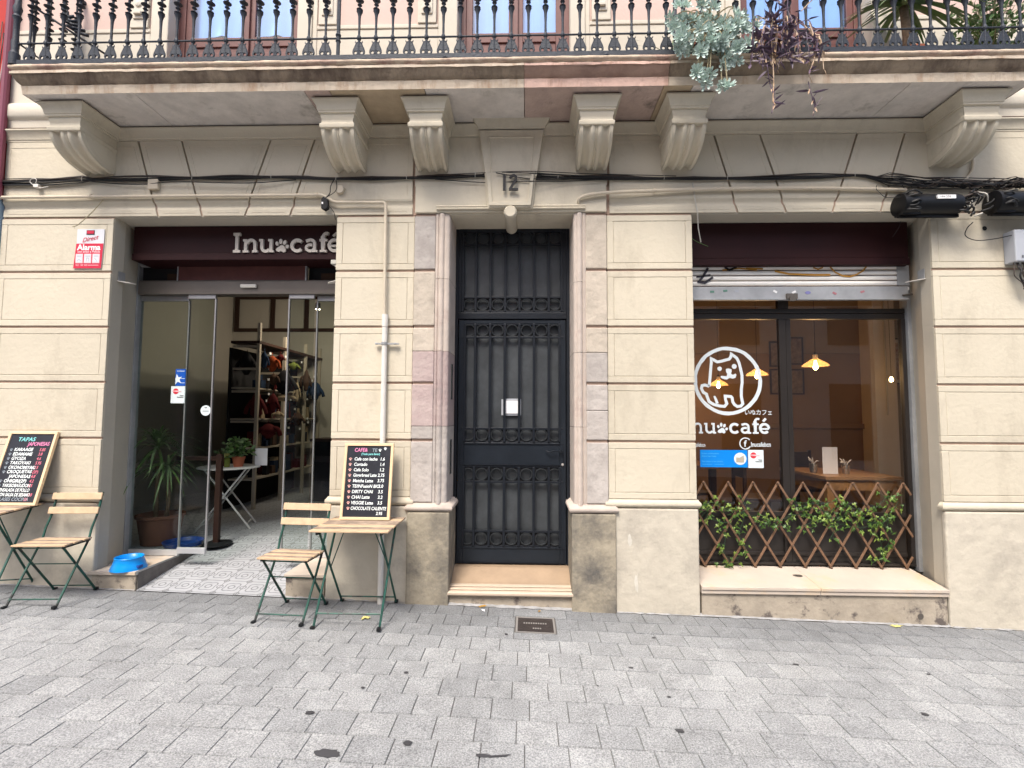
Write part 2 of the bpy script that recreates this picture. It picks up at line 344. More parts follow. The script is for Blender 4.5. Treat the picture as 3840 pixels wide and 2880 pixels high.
    def text(s, txt, x, z, y, size, sx=1., align='LEFT', bold=0., shear=0., T=None, rot=0., depth=0.):
        cu = bpy.data.curves.new('t', 'FONT'); cu.body = txt; cu.size = size; cu.align_x = align; cu.offset = bold; cu.shear = shear; cu.resolution_u = 3
        if depth: cu.extrude = depth
        ob = bpy.data.objects.new('t', cu); me = bpy.data.meshes.new_from_object(ob)
        c, sn = cos(rot), sin(rot); vs = [(x+(v.co.x*c*sx-v.co.y*sn), y-v.co.z, z+(v.co.x*sn*sx+v.co.y*c)) for v in me.vertices]
        s.add(vs, [tuple(p.vertices) for p in me.polygons], T)
        bpy.data.objects.remove(ob); bpy.data.curves.remove(cu); bpy.data.meshes.remove(me); return s
    def build(s, name, mats, parent=None, smooth=False, bevel=0, ang=35, loc=None, seg=2, **tg):
        me = bpy.data.meshes.new(name); me.from_pydata(s.v, [], s.f)
        for m_ in ([mats] if isinstance(mats, str) else mats): me.materials.append(MT[m_])
        me.polygons.foreach_set('material_index', s.m)
        import bmesh
        bm = bmesh.new(); bm.from_mesh(me); bmesh.ops.recalc_face_normals(bm, faces=bm.faces); bm.to_mesh(me); bm.free()
        if smooth: me.shade_smooth()
        if smooth == 'a': me.set_sharp_from_angle(angle=rad(ang))
        ob = bpy.data.objects.new(name, me); S.collection.objects.link(ob)
        if loc: ob.location = loc
        if parent: ob.parent = parent
        if bevel:
            b = ob.modifiers.new('bevel', 'BEVEL'); b.width = bevel; b.segments = seg; b.limit_method = 'ANGLE'; b.angle_limit = rad(40)
        tag(ob, **tg); return ob
def tag(o, label=None, cat=None, group=None, kind=None):
    if label: o['label'] = label
    if cat: o['category'] = cat
    if group: o['group'] = group
    if kind: o['kind'] = kind
    return o
def thing(name, label, cat, loc=(0, 0, 0), rz=0, group=None, kind=None):
    o = bpy.data.objects.new(name, None); o.empty_display_size = .1; S.collection.objects.link(o); o.location = loc; o.rotation_euler = (0, 0, rz)
    return tag(o, label, cat, group, kind)
def copy_tree(o, parent=None):
    c = o.copy(); S.collection.objects.link(c)
    if parent: c.parent = parent
    for ch in [q for q in S.objects if q.parent == o]: copy_tree(ch, c)
    return c
def inst(o, loc, name=None, rz=None):
    c = o.copy(); S.collection.objects.link(c); c.location = loc
    if rz is not None: c.rotation_euler = (0, 0, rz)
    return c
R_ = random.random
def U(a, b): return a+(b-a)*random.random()
def gz(x): return .075-.0285*x
def spline(pts, k=6):
    P = [Vector(p) for p in pts]; P = [P[0]*2-P[1]]+P+[P[-1]*2-P[-2]]; out = []
    for i in range(1, len(P)-2):
        for j in range(k):
            t = j/k; a, b, c, d = P[i-1:i+3]
            out.append(.5*((2*b)+(c-a)*t+(2*a-5*b+4*c-d)*t*t+(3*b-a-3*c+d)*t**3))
    out.append(P[-2]); return out
# ================================================================ GROUND
g = MB(); XS = [-60, -8, 8, 60]
def gq(m, x0, x1, y0, y1, dz):
    m.add([(x0, y0, gz(x0)+dz), (x1, y0, gz(x1)+dz), (x1, y1, gz(x1)+dz), (x0, y1, gz(x0)+dz)], [(0, 1, 2, 3)])
gq(g, -40, 40, -40, 4.2, -.016)
# flat continuation so that the sheet reaches the horizon
g.build('ground', 'asphalt', kind='structure', label='grey street surface under and beyond the pavers')
pv = MB(); tones = []; ROFF = [0, .10, .03, .12, .02, .085, .0, .10, 0, .075, .03, .12]+[U(0, .19) for _ in range(60)]
k = 0; y = -.018; rows = [-.018, -.196]
while rows[-1] > -5.5: rows.append(rows[-1]-.179)
for r in range(len(rows)-1):
    y1, y0 = rows[r], rows[r+1]; x = -8+ROFF[r]+U(-.01, .01)
    if r == 8: x = .174-.193*43
    while x < 8:
        w = .193+U(-.004, .004); gx = .0026; j = U(-.0012, .0012); tz = U(-.0009, .0009)
        a0, a1, b0, b1 = x+gx*.28, x+w-gx*.28, y0+gx*.95, y1-gx*.95
        e = .0025
        c = [(a0, b0), (a1, b0), (a1, b1), (a0, b1)]
        HX0, HX1, HY0, HY1 = -.078, .218, -.458, -.168
        if not (x+w > HX0 and x < HX1 and y1 > HY0 and y0 < HY1):
            vs = [(px, py, gz(px)-.008) for px, py in c]+[(px+(e if i in (0, 3) else -e), py+(e if i < 2 else -e), gz(px)+j+tz*(1 if i in (0, 1) else -1)) for i, (px, py) in enumerate(c)]
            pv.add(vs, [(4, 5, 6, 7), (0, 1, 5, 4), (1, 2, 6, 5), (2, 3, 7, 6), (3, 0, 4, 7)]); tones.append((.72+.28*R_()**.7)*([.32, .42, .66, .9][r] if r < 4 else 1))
        else:
            for (p0, p1, q0, q1) in ((a0, min(a1, HX0), b0, b1), (max(a0, HX1), a1, b0, b1), (max(a0, HX0), min(a1, HX1), max(b0, HY1), b1), (max(a0, HX0), min(a1, HX1), b0, min(b1, HY0))):
                if p1-p0 > .004 and q1-q0 > .004:   # paver cut round the access cover
                    cc = [(p0, q0), (p1, q0), (p1, q1), (p0, q1)]; pv.add([(px, py, gz(px)-.008) for px, py in cc]+[(px, py, gz(px)) for px, py in cc], [(4, 5, 6, 7), (0, 1, 5, 4), (1, 2, 6, 5), (2, 3, 7, 6), (3, 0, 4, 7)]); tones.append(.25*R_()+.28)
        x += w
po = pv.build('pavement', 'paver', kind='structure', label='grey granite pavers laid in rows along the facade')
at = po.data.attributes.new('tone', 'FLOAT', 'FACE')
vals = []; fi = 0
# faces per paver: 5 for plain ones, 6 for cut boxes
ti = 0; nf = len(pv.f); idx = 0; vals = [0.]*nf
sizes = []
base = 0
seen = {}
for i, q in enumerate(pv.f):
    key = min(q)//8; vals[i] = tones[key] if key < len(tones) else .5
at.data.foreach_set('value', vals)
mo = MB(); gq(mo, -8, 8, -5.6, .02, -.0075); mo.build('mortar_bed', 'mortar', po)
cs = MB(); random.seed(4); N_ = 200
for (x0, x1) in ((-4.6, -3.09), (-1.89, 5.2)):
    n_ = int((x1-x0)/.04); vs = []
    for i in range(n_+1): x = x0+(x1-x0)*i/n_; vs += [(x, -.016-.022*R_()**2, gz(x)+.0035), (x, .01, gz(x)+.016+.006*R_())]
    cs.add(vs, [(2*i, 2*i+2, 2*i+3, 2*i+1) for i in range(n_)])
cs.build('cement_skirt', 'cement', po)
# gum and damp blots on the pavers
blots = [(-.85, -1.761, .055, .026, 8), (-1.049, -1.482, .022, .014, 3), (-.525, -1.665, .022, .016, 2), (-.185, -1.724, .035, .012, 5), (-.678, -1.058, .013, .012, 1),
         (-.867, -1.237, .011, .009, 1), (-.131, -.496, .012, .014, 1), (.738, -1.472, .022, .014, 1), (.768, -1.177, .011, .009, 1), (2.076, -1.221, .02, .015, 1), (1.673, -.735, .018, .01, 1),
         (.63, -.877, .014, .012, 1), (.872, -.442, .014, .01, 1), (2.437, -.779, .011, .008, 1), (-2.0, -.9, .006, .006, 1), (.4, -1.1, .006, .006, 1), (-1.4, -1.2, .006, .006, 1)]
bl = MB()
for (x, y, a, b, s_) in blots:
    random.seed(s_*17+int(x*100)); n = 18; pts = []
    for i in range(n):
        t = 2*pi*i/n; q = 1+U(-.22, .22); pts.append((x+a*cos(t)*q, y+b*sin(t)*q))
    bl.add([(px, py, gz(px)+.0035) for px, py in pts]+[(x, y, gz(x)+.005)], [(i, (i+1) % n, n) for i in range(n)])
bl.ribbon([(-.155, -1.727), (-.12, -1.733), (-.09, -1.722), (-.07, -1.715)], [.008, .006, .004, .002], 0, .001) if False else None
bl.add([(-.155, -1.722, gz(-.15)+.004), (-.155, -1.734, gz(-.15)+.004), (-.085, -1.722, gz(-.1)+.004), (-.06, -1.706, gz(-.1)+.004)], [(0, 1, 2, 3)])
bl.build('stain', 'gum', po)
random.seed(11)
# ================================================================ BUILDING
B = thing('apartment_building', 'old cream plastered apartment building number 12 with a long iron balcony over two shopfronts', 'building')
PIL = [(-4.40, -3.442), (-1.562, -.917), (.646, 1.328), (3.205, 5.2)]
CZ = [.905, 1.36, 1.815, 2.27, 2.73, 3.19]
bk = MB()
for i, (a, b) in enumerate(PIL):
    if i == 0: bk.prism([(a, .012), (b-.004, .012), (b-.004, .13), (b-.14, .5), (a, .5)], -.25, 3.195, axis='z')
    elif i == 3: bk.prism([(b, .012), (a+.004, .012), (a+.004, .13), (a+.13, .5), (b, .5)], -.25, 3.195, axis='z')
    else: bk.box(a+.004, b-.004, .012, .5, -.25, 3.195)
bk.box(-4.40, 5.2, .014, .5, 3.198, 4.17)
bk.build('wall', 'groove_paint', B)
# rusticated courses
def course(m, x0, x1, z0, z1, y=0., ins=(.052, .048), lines=True):
    m.cm = 0
    if not lines: m.box(x0, x1, y, y+.03, z0, z1); return
    ix, iz = ins; gp = .0022
    a0, a1, b0, b1 = x0+ix, x1-ix, z0+iz, z1-iz
    m.box(x0, x1, y, y+.03, z0, b0); m.box(x0, x1, y, y+.03, b1, z1); m.box(x0, a0, y, y+.03, b0, b1); m.box(a1, x1, y, y+.03, b0, b1)
    m.box(a0+gp, a1-gp, y+.001, y+.03, b0+gp, b1-gp)
    m.box(a0, a1, y+.004, y+.028, b0, b1)
for i, (a, b) in enumerate(PIL):
    for j in range(len(CZ)-1):
        z0, z1 = CZ[j]+.0095, CZ[j+1]-.0095
        m = MB(); course(m, a, b, z0, z1, U(-.001, .001)); m.build('rustic_block', 'plaster', B, bevel=.004)
# plinths with their moulding (split off by hand so each pillar keeps its own base)
for i, (a, b) in enumerate(PIL):
    m = MB(); e = .008
    m.box(a-(e if i else 0), b+(e if i < 3 else 0), -.014, .030, -.3, .842)
    m.build('plinth', 'plaster_rough', B, bevel=.012)
    m = MB(); m.sweep([(-.02, .842), (.004, .850), (.016, .858), (.021, .872), (.019, .888), (.009, .898), (.002, .91), (-.02, .912)],
                      [(a-(e if i else -0), .03), (a-(e if i else -0), -.0), (b+(e if i < 3 else 0), -.0), (b+(e if i < 3 else 0), .03)])
    m.build('plinth_moulding', 'plaster', B, smooth='a', ang=50)
# band of flat-arch voussoirs, lower strip with a cavetto
def band(x0a, x1a, x0b, x1b, lines=True, m=None):
    """x0a,x1a at z=3.84 ; x0b,x1b at z=3.20"""
    Z0, Z1 = 3.20, 3.838
    def xl(z, s): return (x0a+(x0b-x0a)*(Z1-z)/(Z1-Z0)) if s == 0 else (x1a+(x1b-x1a)*(Z1-z)/(Z1-Z0))
    prof = [(.0, 3.200), (-.0, 3.252), (.004, 3.262), (.010, 3.275), (.010, 3.285), (.004, 3.297), (-.008, 3.312), (-.012, 3.325), (-.012, Z1)]
    g_ = .008
    vs = []
    for y, z in prof: vs += [(xl(z, 0)+g_, y, z), (xl(z, 1)-g_, y, z), (xl(z, 1)-g_, .03, z), (xl(z, 0)+g_, .03, z)]
    n = len(prof); fs = [(0, 1, 2, 3), tuple(4*(n-1)+q for q in (3, 2, 1, 0))]
    for i in range(n-1):
        for q in range(4): fs.append((4*i+q, 4*i+(q+1) % 4, 4*i+4+(q+1) % 4, 4*i+4+q))
    m = MB(); m.add(vs, fs)
    # incised margin line: two thin ledges read as a scored frame
    if lines:
        zz0, zz1 = 3.36, 3.79
        for (s0, za, zb) in ((0, zz0, zz1), (1, zz0, zz1)):
            o_ = .05 if s0 == 0 else -.05
            pts = [(xl(za, s0)+o_, za), (xl(zb, s0)+o_, zb)]
            m.ribbon(pts, .004, -.0145, -.010)
        m.ribbon([(xl(zz1, 0)+.05, zz1), (xl(zz1, 1)-.05, zz1)], .004, -.0145, -.010)
        m.ribbon([(xl(3.225, 0)+.05, 3.225), (xl(3.225, 1)-.05, 3.225)], .003, -.0025, .002)
    return m.build('voussoir', 'plaster', B, bevel=.004)
cutsL = [(-4.40, -4.40), (-3.26, -3.067), (-2.888, -2.694), (-2.133, -2.333), (-1.762, -1.954), (-.93, -.93)]
cutsR = [(.66, .66), (1.515, 1.694), (1.883, 2.079), (2.655, 2.445), (3.031, 2.823), (5.2, 5.2)]
for cs in (cutsL, cutsR):
    for i in range(len(cs)-1): band(cs[i][0], cs[i+1][0], cs[i][1], cs[i+1][1])
# lintel soffits over the two shops and jamb faces are the wall body; add painted inner returns
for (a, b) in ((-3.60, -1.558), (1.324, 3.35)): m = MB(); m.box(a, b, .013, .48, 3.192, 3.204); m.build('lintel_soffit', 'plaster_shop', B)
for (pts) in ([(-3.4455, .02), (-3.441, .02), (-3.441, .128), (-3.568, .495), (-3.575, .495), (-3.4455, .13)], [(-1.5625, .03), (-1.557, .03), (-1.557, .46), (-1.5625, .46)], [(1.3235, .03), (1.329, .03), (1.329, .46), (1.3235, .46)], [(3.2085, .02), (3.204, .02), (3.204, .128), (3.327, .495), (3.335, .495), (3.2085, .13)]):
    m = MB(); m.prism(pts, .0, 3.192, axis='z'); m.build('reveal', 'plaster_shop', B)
# scuffs and a cement skirt where the wall meets the pavers
for k_, (cx, cz, rx, rz) in enumerate(((.80, .60, .02, .06), (.85, .28, .018, .09))):
    random.seed(70+k_); q = MB(); q.add([(cx+rx*cos(2*pi*i/14)*U(.5, 1.1), -.0146, cz+rz*sin(2*pi*i/14)*U(.5, 1.1)) for i in range(14)]+[(cx, -.0152, cz)], [(i, (i+1) % 14, 14) for i in range(14)]); q.build('scuff', 'scuff', B)
random.seed(12)
# ---- door surround
m = MB()
m.box(-.912, .642, -.022, .014, 3.205, 3.43); m.build('door_lintel', 'plaster', B, bevel=.006)
m = MB(); m.box(-.917, .648, -.014, .03, 3.43, 3.838); m.build('wall_panel', 'plaster', B)
ZD = [.865, 1.36, 1.815, 2.27, 2.73, 3.19]
pal = {0: ['stone_grey', 'stone_grey', 'stone_pink', 'stone_tan', 'stone_grey'], 1: ['stone_grey', 'stone_grey', 'stone_grey', 'stone_tan', 'stone_tan']}
for sd_, (a, b) in enumerate(((-.914, -.742), (.475, .643))):
    for j in range(5):
        z0, z1 = ZD[j]+.011, ZD[j+1]-.011
        if j in (1, 2):
            zm = {(0, 1): 1.47, (0, 2): 2.07, (1, 1): 1.6, (1, 2): 2.06}[(sd_, j)]
            mm = {(0, 1): ('stone_grey', 'stone_pink'), (0, 2): ('stone_pink', 'stone_tan'), (1, 1): ('stone_grey', 'stone_grey'), (1, 2): ('stone_grey', 'stone_tan')}[(sd_, j)]
            q = MB(); q.box(a, b, -.014, .03, z0, zm-.001); q.build('jamb_stone', mm[0], B, bevel=.006)
            q = MB(); q.box(a, b, -.014, .03, zm+.001, z1); q.build('jamb_stone', mm[1], B, bevel=.006)
        else:
            q = MB(); q.box(a, b, -.014, .03, z0, z1); q.build('jamb_stone', pal[sd_][j], B, bevel=.006)
    m = MB(); m.box(a+.004, b-.004, .0, .5, -.1, 3.198); m.build('wall', 'groove_paint', B)
# moulded inner jambs (torus + fillets), returning to the reveal
def jamb(xo, xi, sgn, zt, zb, mm):
    # profile in plan from outer face to the reveal edge, sgn=+1: opening lies to +x
    w = abs(xi-xo); pr = [(0, .02), (0, -.004), (.018, -.010), (.026, -.002), (.034, -.016), (.05, -.024), (.066, -.018), (.074, -.004), (.082, -.006), (w-.008, -.002), (w, .01), (w, .06), (w-.004+.006, .08), (w+.006, .40)]
    q = MB(); vs = []
    for z in (zb, zt): vs += [(xo+sgn*a_, b_, z) for a_, b_ in pr]
    n = len(pr); q.add(vs, [(i, i+1, n+i+1, n+i) for i in range(n-1)]); return q.build('jamb_moulding', mm, B, smooth='a', ang=50)
for (z0, z1, mm) in ((.86, 1.47, 'stone_grey'), (1.473, 2.07, 'stone_pink'), (2.073, 2.66, 'stone_smooth'), (2.663, 3.2, 'stone_smooth')): jamb(-.742, -.626, 1, z1, z0, mm)
for (z0, z1, mm) in ((.86, 1.47, 'stone_smooth'), (1.473, 2.06, 'stone_smooth'), (2.063, 2.63, 'stone_smooth'), (2.633, 3.2, 'stone_smooth')): jamb(.475, .377, -1, z1, z0, mm)
# lintel moulding across the door, soffit
m = MB(); m.sweep([(-.02, 3.268), (.012, 3.262), (.018, 3.252), (.012, 3.243), (.026, 3.232), (.024, 3.226), (.0, 3.226), (-.012, 3.215), (-.40, 3.214)], [(-.735, -.015), (.47, -.015)])
m.build('lintel_moulding', 'plaster', B, smooth='a', ang=50)
m = MB(); m.box(-.74, .472, .0, .46, 3.193, 3.222); m.build('lintel_soffit', 'plaster', B)
# base stones either side of the door
for (a, b, z) in ((-.932, -.598, .80), (.355, .697, .80)):
    q = MB(); q.box(a, b, -.034, .42, -.1, z); q.build('base_stone', 'stone_base', B, bevel=.01)
    q = MB(); q.sweep([(-.03, z), (.004, z+.006), (.018, z+.016), (.022, z+.032), (.014, z+.048), (-.004, z+.06), (-.014, z+.07), (-.06, z+.072)], [(a, .40), (a, -.02), (b, -.02), (b, .40)])
    q.build('base_moulding', 'stone_smooth', B, smooth='a', ang=50)
# ---- keystone: upper tapered block, lower block with panel, number, nose
q = MB(); q.prism([(-.392, 3.88), (.136, 3.88), (.078, 3.49), (-.337, 3.49)], -.05, .02)
q.ribbon([(-.285, 3.50), (-.31, 3.815), (.052, 3.815), (.028, 3.50)], .012, -.058, -.04)
q.build('keystone', 'plaster', B, bevel=.004)
q = MB(); q.sweep([(0, 3.885), (.006, 3.895), (.008, 3.905), (.018, 3.915), (.042, 3.95), (.045, 3.958), (0, 3.958)], [(-.396, .03), (-.396, -.052), (.140, -.052), (.140, .03)]); q.build('keystone_crown', 'plaster', B, smooth='a')
K = MB(); zz = lambda z: (z-3.222)/(3.5-3.222)
K.prism([(-.317, 3.222), (.045, 3.222), (.075, 3.52), (-.345, 3.52)], -.046, -.01)
K.prism([(-.305, 3.228), (.033, 3.228), (.062, 3.52), (-.333, 3.52)], -.062, -.045)
for pts in ([(-.312, 3.50), (-.290, 3.255), (.018, 3.255), (.042, 3.50)],):
    K.ribbon(pts, .030, -.072, -.06)
K.build('keystone_plaque', 'plaster', B, bevel=.003)
q = MB(); q.lathe([(0, -.075), (.042, -.075), (.050, -.066), (.054, -.05), (.047, -.045), (.050, .30)], (-.133, 0, 3.192), n=28, axis='y'); q.build('keystone_nose', 'plaster', B, smooth='a')
q = MB(); q.box(-.192, -.17, -.098, -.086, 3.352, 3.482)
q.ribbon([(-.135, 3.452), (-.128, 3.470), (-.105, 3.476), (-.088, 3.464), (-.086, 3.444), (-.10, 3.420), (-.136, 3.364)], .019, -.098, -.086); q.box(-.146, -.07, -.0985, -.0855, 3.352, 3.370)
q.build('house_number', 'ink_black', B)
# ---- consoles
CONS = [-3.565, -1.442, -.768, .52, 1.207, 3.325]
hw = .127
for cx in CONS:
    q = MB(); T = 18; NU = 33; yf = .352; H = .19; vs = []; 
    def prof(t): return (-yf*cos(t)**.85 if cos(t) > 1e-6 else 0., 3.737-H*sin(t)**1.1)
    P = [prof(pi/2*i/T) for i in range(T+1)]
    for i, (y, z) in enumerate(P):
        a = P[max(i-1, 0)]; b = P[min(i+1, T)]; d = Vector((b[0]-a[0], b[1]-a[1])).normalized(); nrm = Vector((-abs(d.y), -abs(d.x)))  # outwards/down
        wi = hw-.004*i/T-.002
        for k in range(NU):
            u = -1+2*k/(NU-1); au = abs(u)
            if au > .80: h = 0
            elif au > .34: h = -.027*sin(pi*(au-.34)/.46)**.7
            elif au > .14: h = -.002+.004*sin(pi*(au-.14)/.2)
            else: h = -.015*cos(pi*au/.28)**2 if au > .05 else -.002
            vs.append((cx+u*wi, y-nrm.x*0+nrm.x*h*1.0, z+nrm.y*h))
    fs = [(i*NU+k, i*NU+k+1, (i+1)*NU+k+1, (i+1)*NU+k) for i in range(T) for k in range(NU-1)]
    q.add(vs, fs)
    for s_ in (-1, 1):   # side cheeks
        cheek = [(0.0, 3.86), (-.350, 3.86)]+[(y, z) for y, z in P]; x = cx+s_*(hw-.003)
        q.add([(x, y, z) for y, z in cheek], [tuple(range(len(cheek)))])
        # raised rim following the curve and three flat steps on the cheek
        for (k0, o_) in ((.9, .004), (.74, .002)):
            rim = [(y*k0, 3.737+(z-3.737)*k0) for y, z in P]
            q.tube([(x+s_*.0, y, z) for y, z in rim], .0035, 5)
    q.build('console', 'plaster', B, smooth='a', ang=40)
    q = MB(); q.sweep([(-.02, 3.733), (.002, 3.733), (.006, 3.742), (.006, 3.760), (.0, 3.766), (-.006, 3.775), (-.006, 3.80), (0, 3.812), (.0, 3.84)], [(cx-hw, .02), (cx-hw, -.36), (cx+hw, -.36), (cx+hw, .02)])
    q.box(cx-hw+.006, cx+hw-.006, -.353, .02, 3.7335, 3.85)
    q.build('console_block', 'plaster', B, smooth='a')
path = [(-4.45, 0)]
for cx in CONS: path += [(cx-hw, 0), (cx-hw, -.36), (cx+hw, -.36), (cx+hw, 0)]
path += [(5.2, 0)]
q = MB(); q.sweep([(.0, 3.838), (.014, 3.842), (.014, 3.854), (.020, 3.858), (.026, 3.885), (.040, 3.915), (.052, 3.925), (.052, 3.936), (-.02, 3.936)], path); q.build('cornice', 'plaster', B, smooth='a', ang=35)
q = MB(); q.sweep([(.030, 3.934), (.036, 3.953)], path)
q.box(-3.78, 3.5, -.02, .02, 3.93, 3.953); q.build('shadow_gap', 'dark_gap', B)
# ---- balcony slab: stones with a moulded edge
XA, XB, YF = -3.795, 3.60, -.47
def slab_piece(x0, x1, m_front, endL=False, endR=False):
    q = MB(); pr = [(0, 3.95), (.002, 3.962), (.006, 3.998), (.010, 4.008), (.006, 4.014), (.014, 4.022), (.026, 4.034), (.044, 4.066), (.05, 4.075), (.056, 4.078), (.056, 4.096), (.050, 4.10)]
    n = max(2, int((x1-x0)/.06)); xs = [x0+(x1-x0)*i/n for i in range(n+1)]
    pth = ([(XA, .02)] if endL else [])+[(x, YF) for x in ([XA]+xs[1:] if endL else xs)]+([(XB, .02)] if endR else [])
    q.sweep(pr, pth); m_ = len(pr)-1; q.m = [1 if (i % m_ < 3 or i % m_ > 8) else 0 for i in range(len(q.f))]
    q.v = [(vx, vy+U(-.0015, .0015), vz+(U(-.003, .003) if .0 < i % len(pr) < 99 else 0)) for i, (vx, vy, vz) in enumerate(q.v)]
    return q.build('balcony_slab', [m_front, 'slab_pink_light' if m_front == 'slab_pink' else 'slab_light'], B, smooth='a', ang=30)
slab_piece(XA, -.025, 'slab_brown', endL=True); slab_piece(-.022, 1.02, 'slab_pink'); slab_piece(1.023, XB, 'slab_brown', endR=True)
# light eroded lip
q = MB(); n = 150; vs = []; fs = []; random.seed(5)
lp = [(.050, 4.100), (.046, 4.106), (.050, 4.112), (.062, 4.118), (.066, 4.130), (.060, 4.142), (.030, 4.146), (-.40, 4.147)]
pth = [(XA-.0, .02)]+[(XA+(XB-XA)*i/n, YF) for i in range(n+1)]+[(XB, .02)]
q.sweep(lp, pth)
wv = [U(-1, 1) for _ in range(200)]
for i, v in enumerate(q.v):
    if i % len(lp) in (2, 3, 4, 5): w_ = wv[i//len(lp)]*.6+wv[i//len(lp)//3]*.5; q.v[i] = (v[0], v[1]+.007*w_+U(-.002, .002), v[2]+.006*w_+U(-.002, .002))
q.build('slab_lip', 'slab_edge', B, smooth=True)
sp_ = [(-3.79, -2.95, 'soffit_grey'), (-2.945, -1.66, 'soffit_grey'), (-1.655, -1.47, 'soffit_pink'), (-1.465, -.76, 'soffit_tan'), (-.755, -.025, 'soffit_grey'), (-.02, .99, 'soffit_pink'), (.995, 1.2, 'soffit_tan'), (1.205, 2.75, 'soffit_grey'), (2.755, 3.595, 'soffit_grey')]
for a, b, mm in sp_:
    q = MB(); q.box(a, b, YF+.002, .02, 3.952, 4.08); q.build('balcony_soffit', mm, B)
q = MB(); q.box(XA+.03, XB-.03, YF+.03, .05, 4.085, 4.143); q.build('balcony_core', 'slab_brown', B)
# ---- upper floor wall with three openings
WIN = [(-3.045, -1.931), (-.587, .357), (1.746, 2.802)]
q = MB(); xs = [-4.40]+[v for w in WIN for v in w]+[5.2]
for i in range(0, len(xs), 2): q.box(xs[i], xs[i+1], .0, .5, 4.17, 7.4)
q.box(-4.4, 5.2, .0, .5, 7.4, 8.2); q.build('upper_wall', 'wall_pink', B)
# cream dado, window surrounds, pilasters
segs = [(-4.40, -3.205), (-1.77, -.747), (.517, 1.586), (2.962, 5.2)]
for a, b in segs: q = MB(); q.box(a, b, -.012, .0, 4.148, 4.789); q.box(a, b, -.02, -.0, 4.79, 4.825); q.build('dado', 'wall_cream', B, bevel=.006)
for a, b in WIN:
    q = MB()
    for (x0, x1) in ((a-.12, a+.003), (b-.003, b+.12)): q.box(x0, x1, -.03, .099, 4.148, 7.0)
    for (x0, x1) in ((a-.16, a-.12), (b+.12, b+.16)): q.box(x0, x1, -.015, .0, 4.148, 7.0)
    q.box(a-.16, b+.16, -.032, .12, 6.95, 7.3); q.build('window_surround', 'wall_cream', B, bevel=.008)
    for (x0, x1) in ((a-.33, a-.175), (b+.175, b+.33)):
        q = MB(); q.box(x0, x1, -.03, 0, 4.826, 7.0); q.box(x0+.03, x1-.03, -.04, -.028, 4.90, 6.9); q.box(x0+.045, x1-.045, -.06, -.038, 4.93, 4.96); q.lathe([(0, -.055), (.028, -.05), (.034, -.03)], ((x0+x1)/2, 0, 5.03), n=12, axis='y')
        q.build('pilaster', 'wall_cream', B, bevel=.005)
# ledge at the left, outside the balcony
for a, b in ((-4.45, -3.80), (3.62, 5.2)):
    q = MB(); q.sweep([(0, 3.936), (.012, 3.95), (.018, 4.03), (.035, 4.045), (.045, 4.06), (.045, 4.15), (.03, 4.172), (0, 4.175)], [(a, 0), (b, 0)]); q.build('string_course', 'wall_cream', B, smooth='a')
# french windows
for wi, (a, b) in enumerate(WIN):
    fr = MB(); y0 = .10; mid = (a+b)/2+(.055 if wi == 0 else (.015 if wi == 1 else -.04))
    zb = 4.60
    fr.box(a, a+.06, y0, y0+.05, 4.148, 6.95); fr.box(b-.06, b, y0, y0+.05, 4.148, 6.95)
    for (x0, x1) in ((a+.06, mid-.006), (mid+.006, b-.06)):
        fr.box(x0, x0+.055, y0+.01, y0+.045, 4.17, 6.9); fr.box(x1-.055, x1, y0+.01, y0+.045, 4.17, 6.9); fr.box(x0+.055, x1-.055, y0+.01, y0+.045, 4.75, 4.835)
        fr.box(x0+.055, x1-.055, y0+.022, y0+.04, 4.17, 4.75); fr.box(x0+.085, x1-.085, y0+.014, y0+.023, 4.30, 4.70)
    fr.box(mid-.02, mid+.02, y0-.012, y0+.01, 4.17, 6.9); fr.box(a, b, y0-.02, y0+.05, 4.148, 4.17)
    fo = fr.build('french_window', 'brown_frame', B, bevel=.004)
    gl = MB()
    for (x0, x1) in ((a+.115, mid-.061), (mid+.061, b-.115)): gl.box(x0, x1, y0+.024, y0+.028, 4.835, 6.9)
    gl.build('pane', 'glass_up', fo)
    cu = MB(); n = 60; vs = []; random.seed(wi+3)
    for z in (4.78, 4.9, 5.05, 5.3, 6.9):
        for i in range(n+1): x = a+.07+(b-a-.14)*i/n; vs.append((x, y0+.07+.010*sin(i*.62+wi)+.004*sin(i*.23+z*2), z+(0.12*abs(sin(pi*i/n*2)) if z < 4.8 and wi == 0 else 0)))
    for r_ in range(4):
        for i in range(n): cu.f.append([r_*(n+1)+i, r_*(n+1)+i+1, (r_+1)*(n+1)+i+1, (r_+1)*(n+1)+i]); cu.m.append(0)
    cu.v = vs; cu.build('curtain', 'curtain', fo, smooth=True)
q = MB(); q.box(-4.4, 5.2, .55, .6, 4.1, 7.4); q.build('room_back', 'room_grey', B)
# ---- railing
RAIL = MB(); YR = -.505
RAIL.box(XA-.02, XB, YR-.014, YR+.014, 4.152, 4.186)
RAIL.tube([(XA-.03, YR, 4.322), (XB, YR, 4.322)], .0065, 8); RAIL.box(XA-.03, XB, YR-.024, YR+.024, 5.06, 5.085)
RAIL.box(XA-.03, XA-.0, YR, .0, 4.152, 4.186); RAIL.tube([(XA-.015, YR, 4.322), (XA-.015, 0, 4.322)], .0065, 8); RAIL.box(XA-.035, XA+.005, YR, 0, 5.06, 5.085)
for x in (-3.05, -1.75, -.6, .57): RAIL.lathe([(0, -.012), (.014, -.006), (.017, .004), (.012, .014), (0, .016)], (x, YR-.012, 4.148), n=10)
railing = RAIL.build('railing', 'iron_rail', B, smooth='a')
def knot(q, z, r, h, sp=6):
    q.lathe([(.006, z-h), (r*.55, z-h*.6), (r, z-h*.15), (r*.8, z+h*.1), (r*.45, z+h*.55), (.006, z+h)], (0, 0, 0), n=10)
bq = MB()
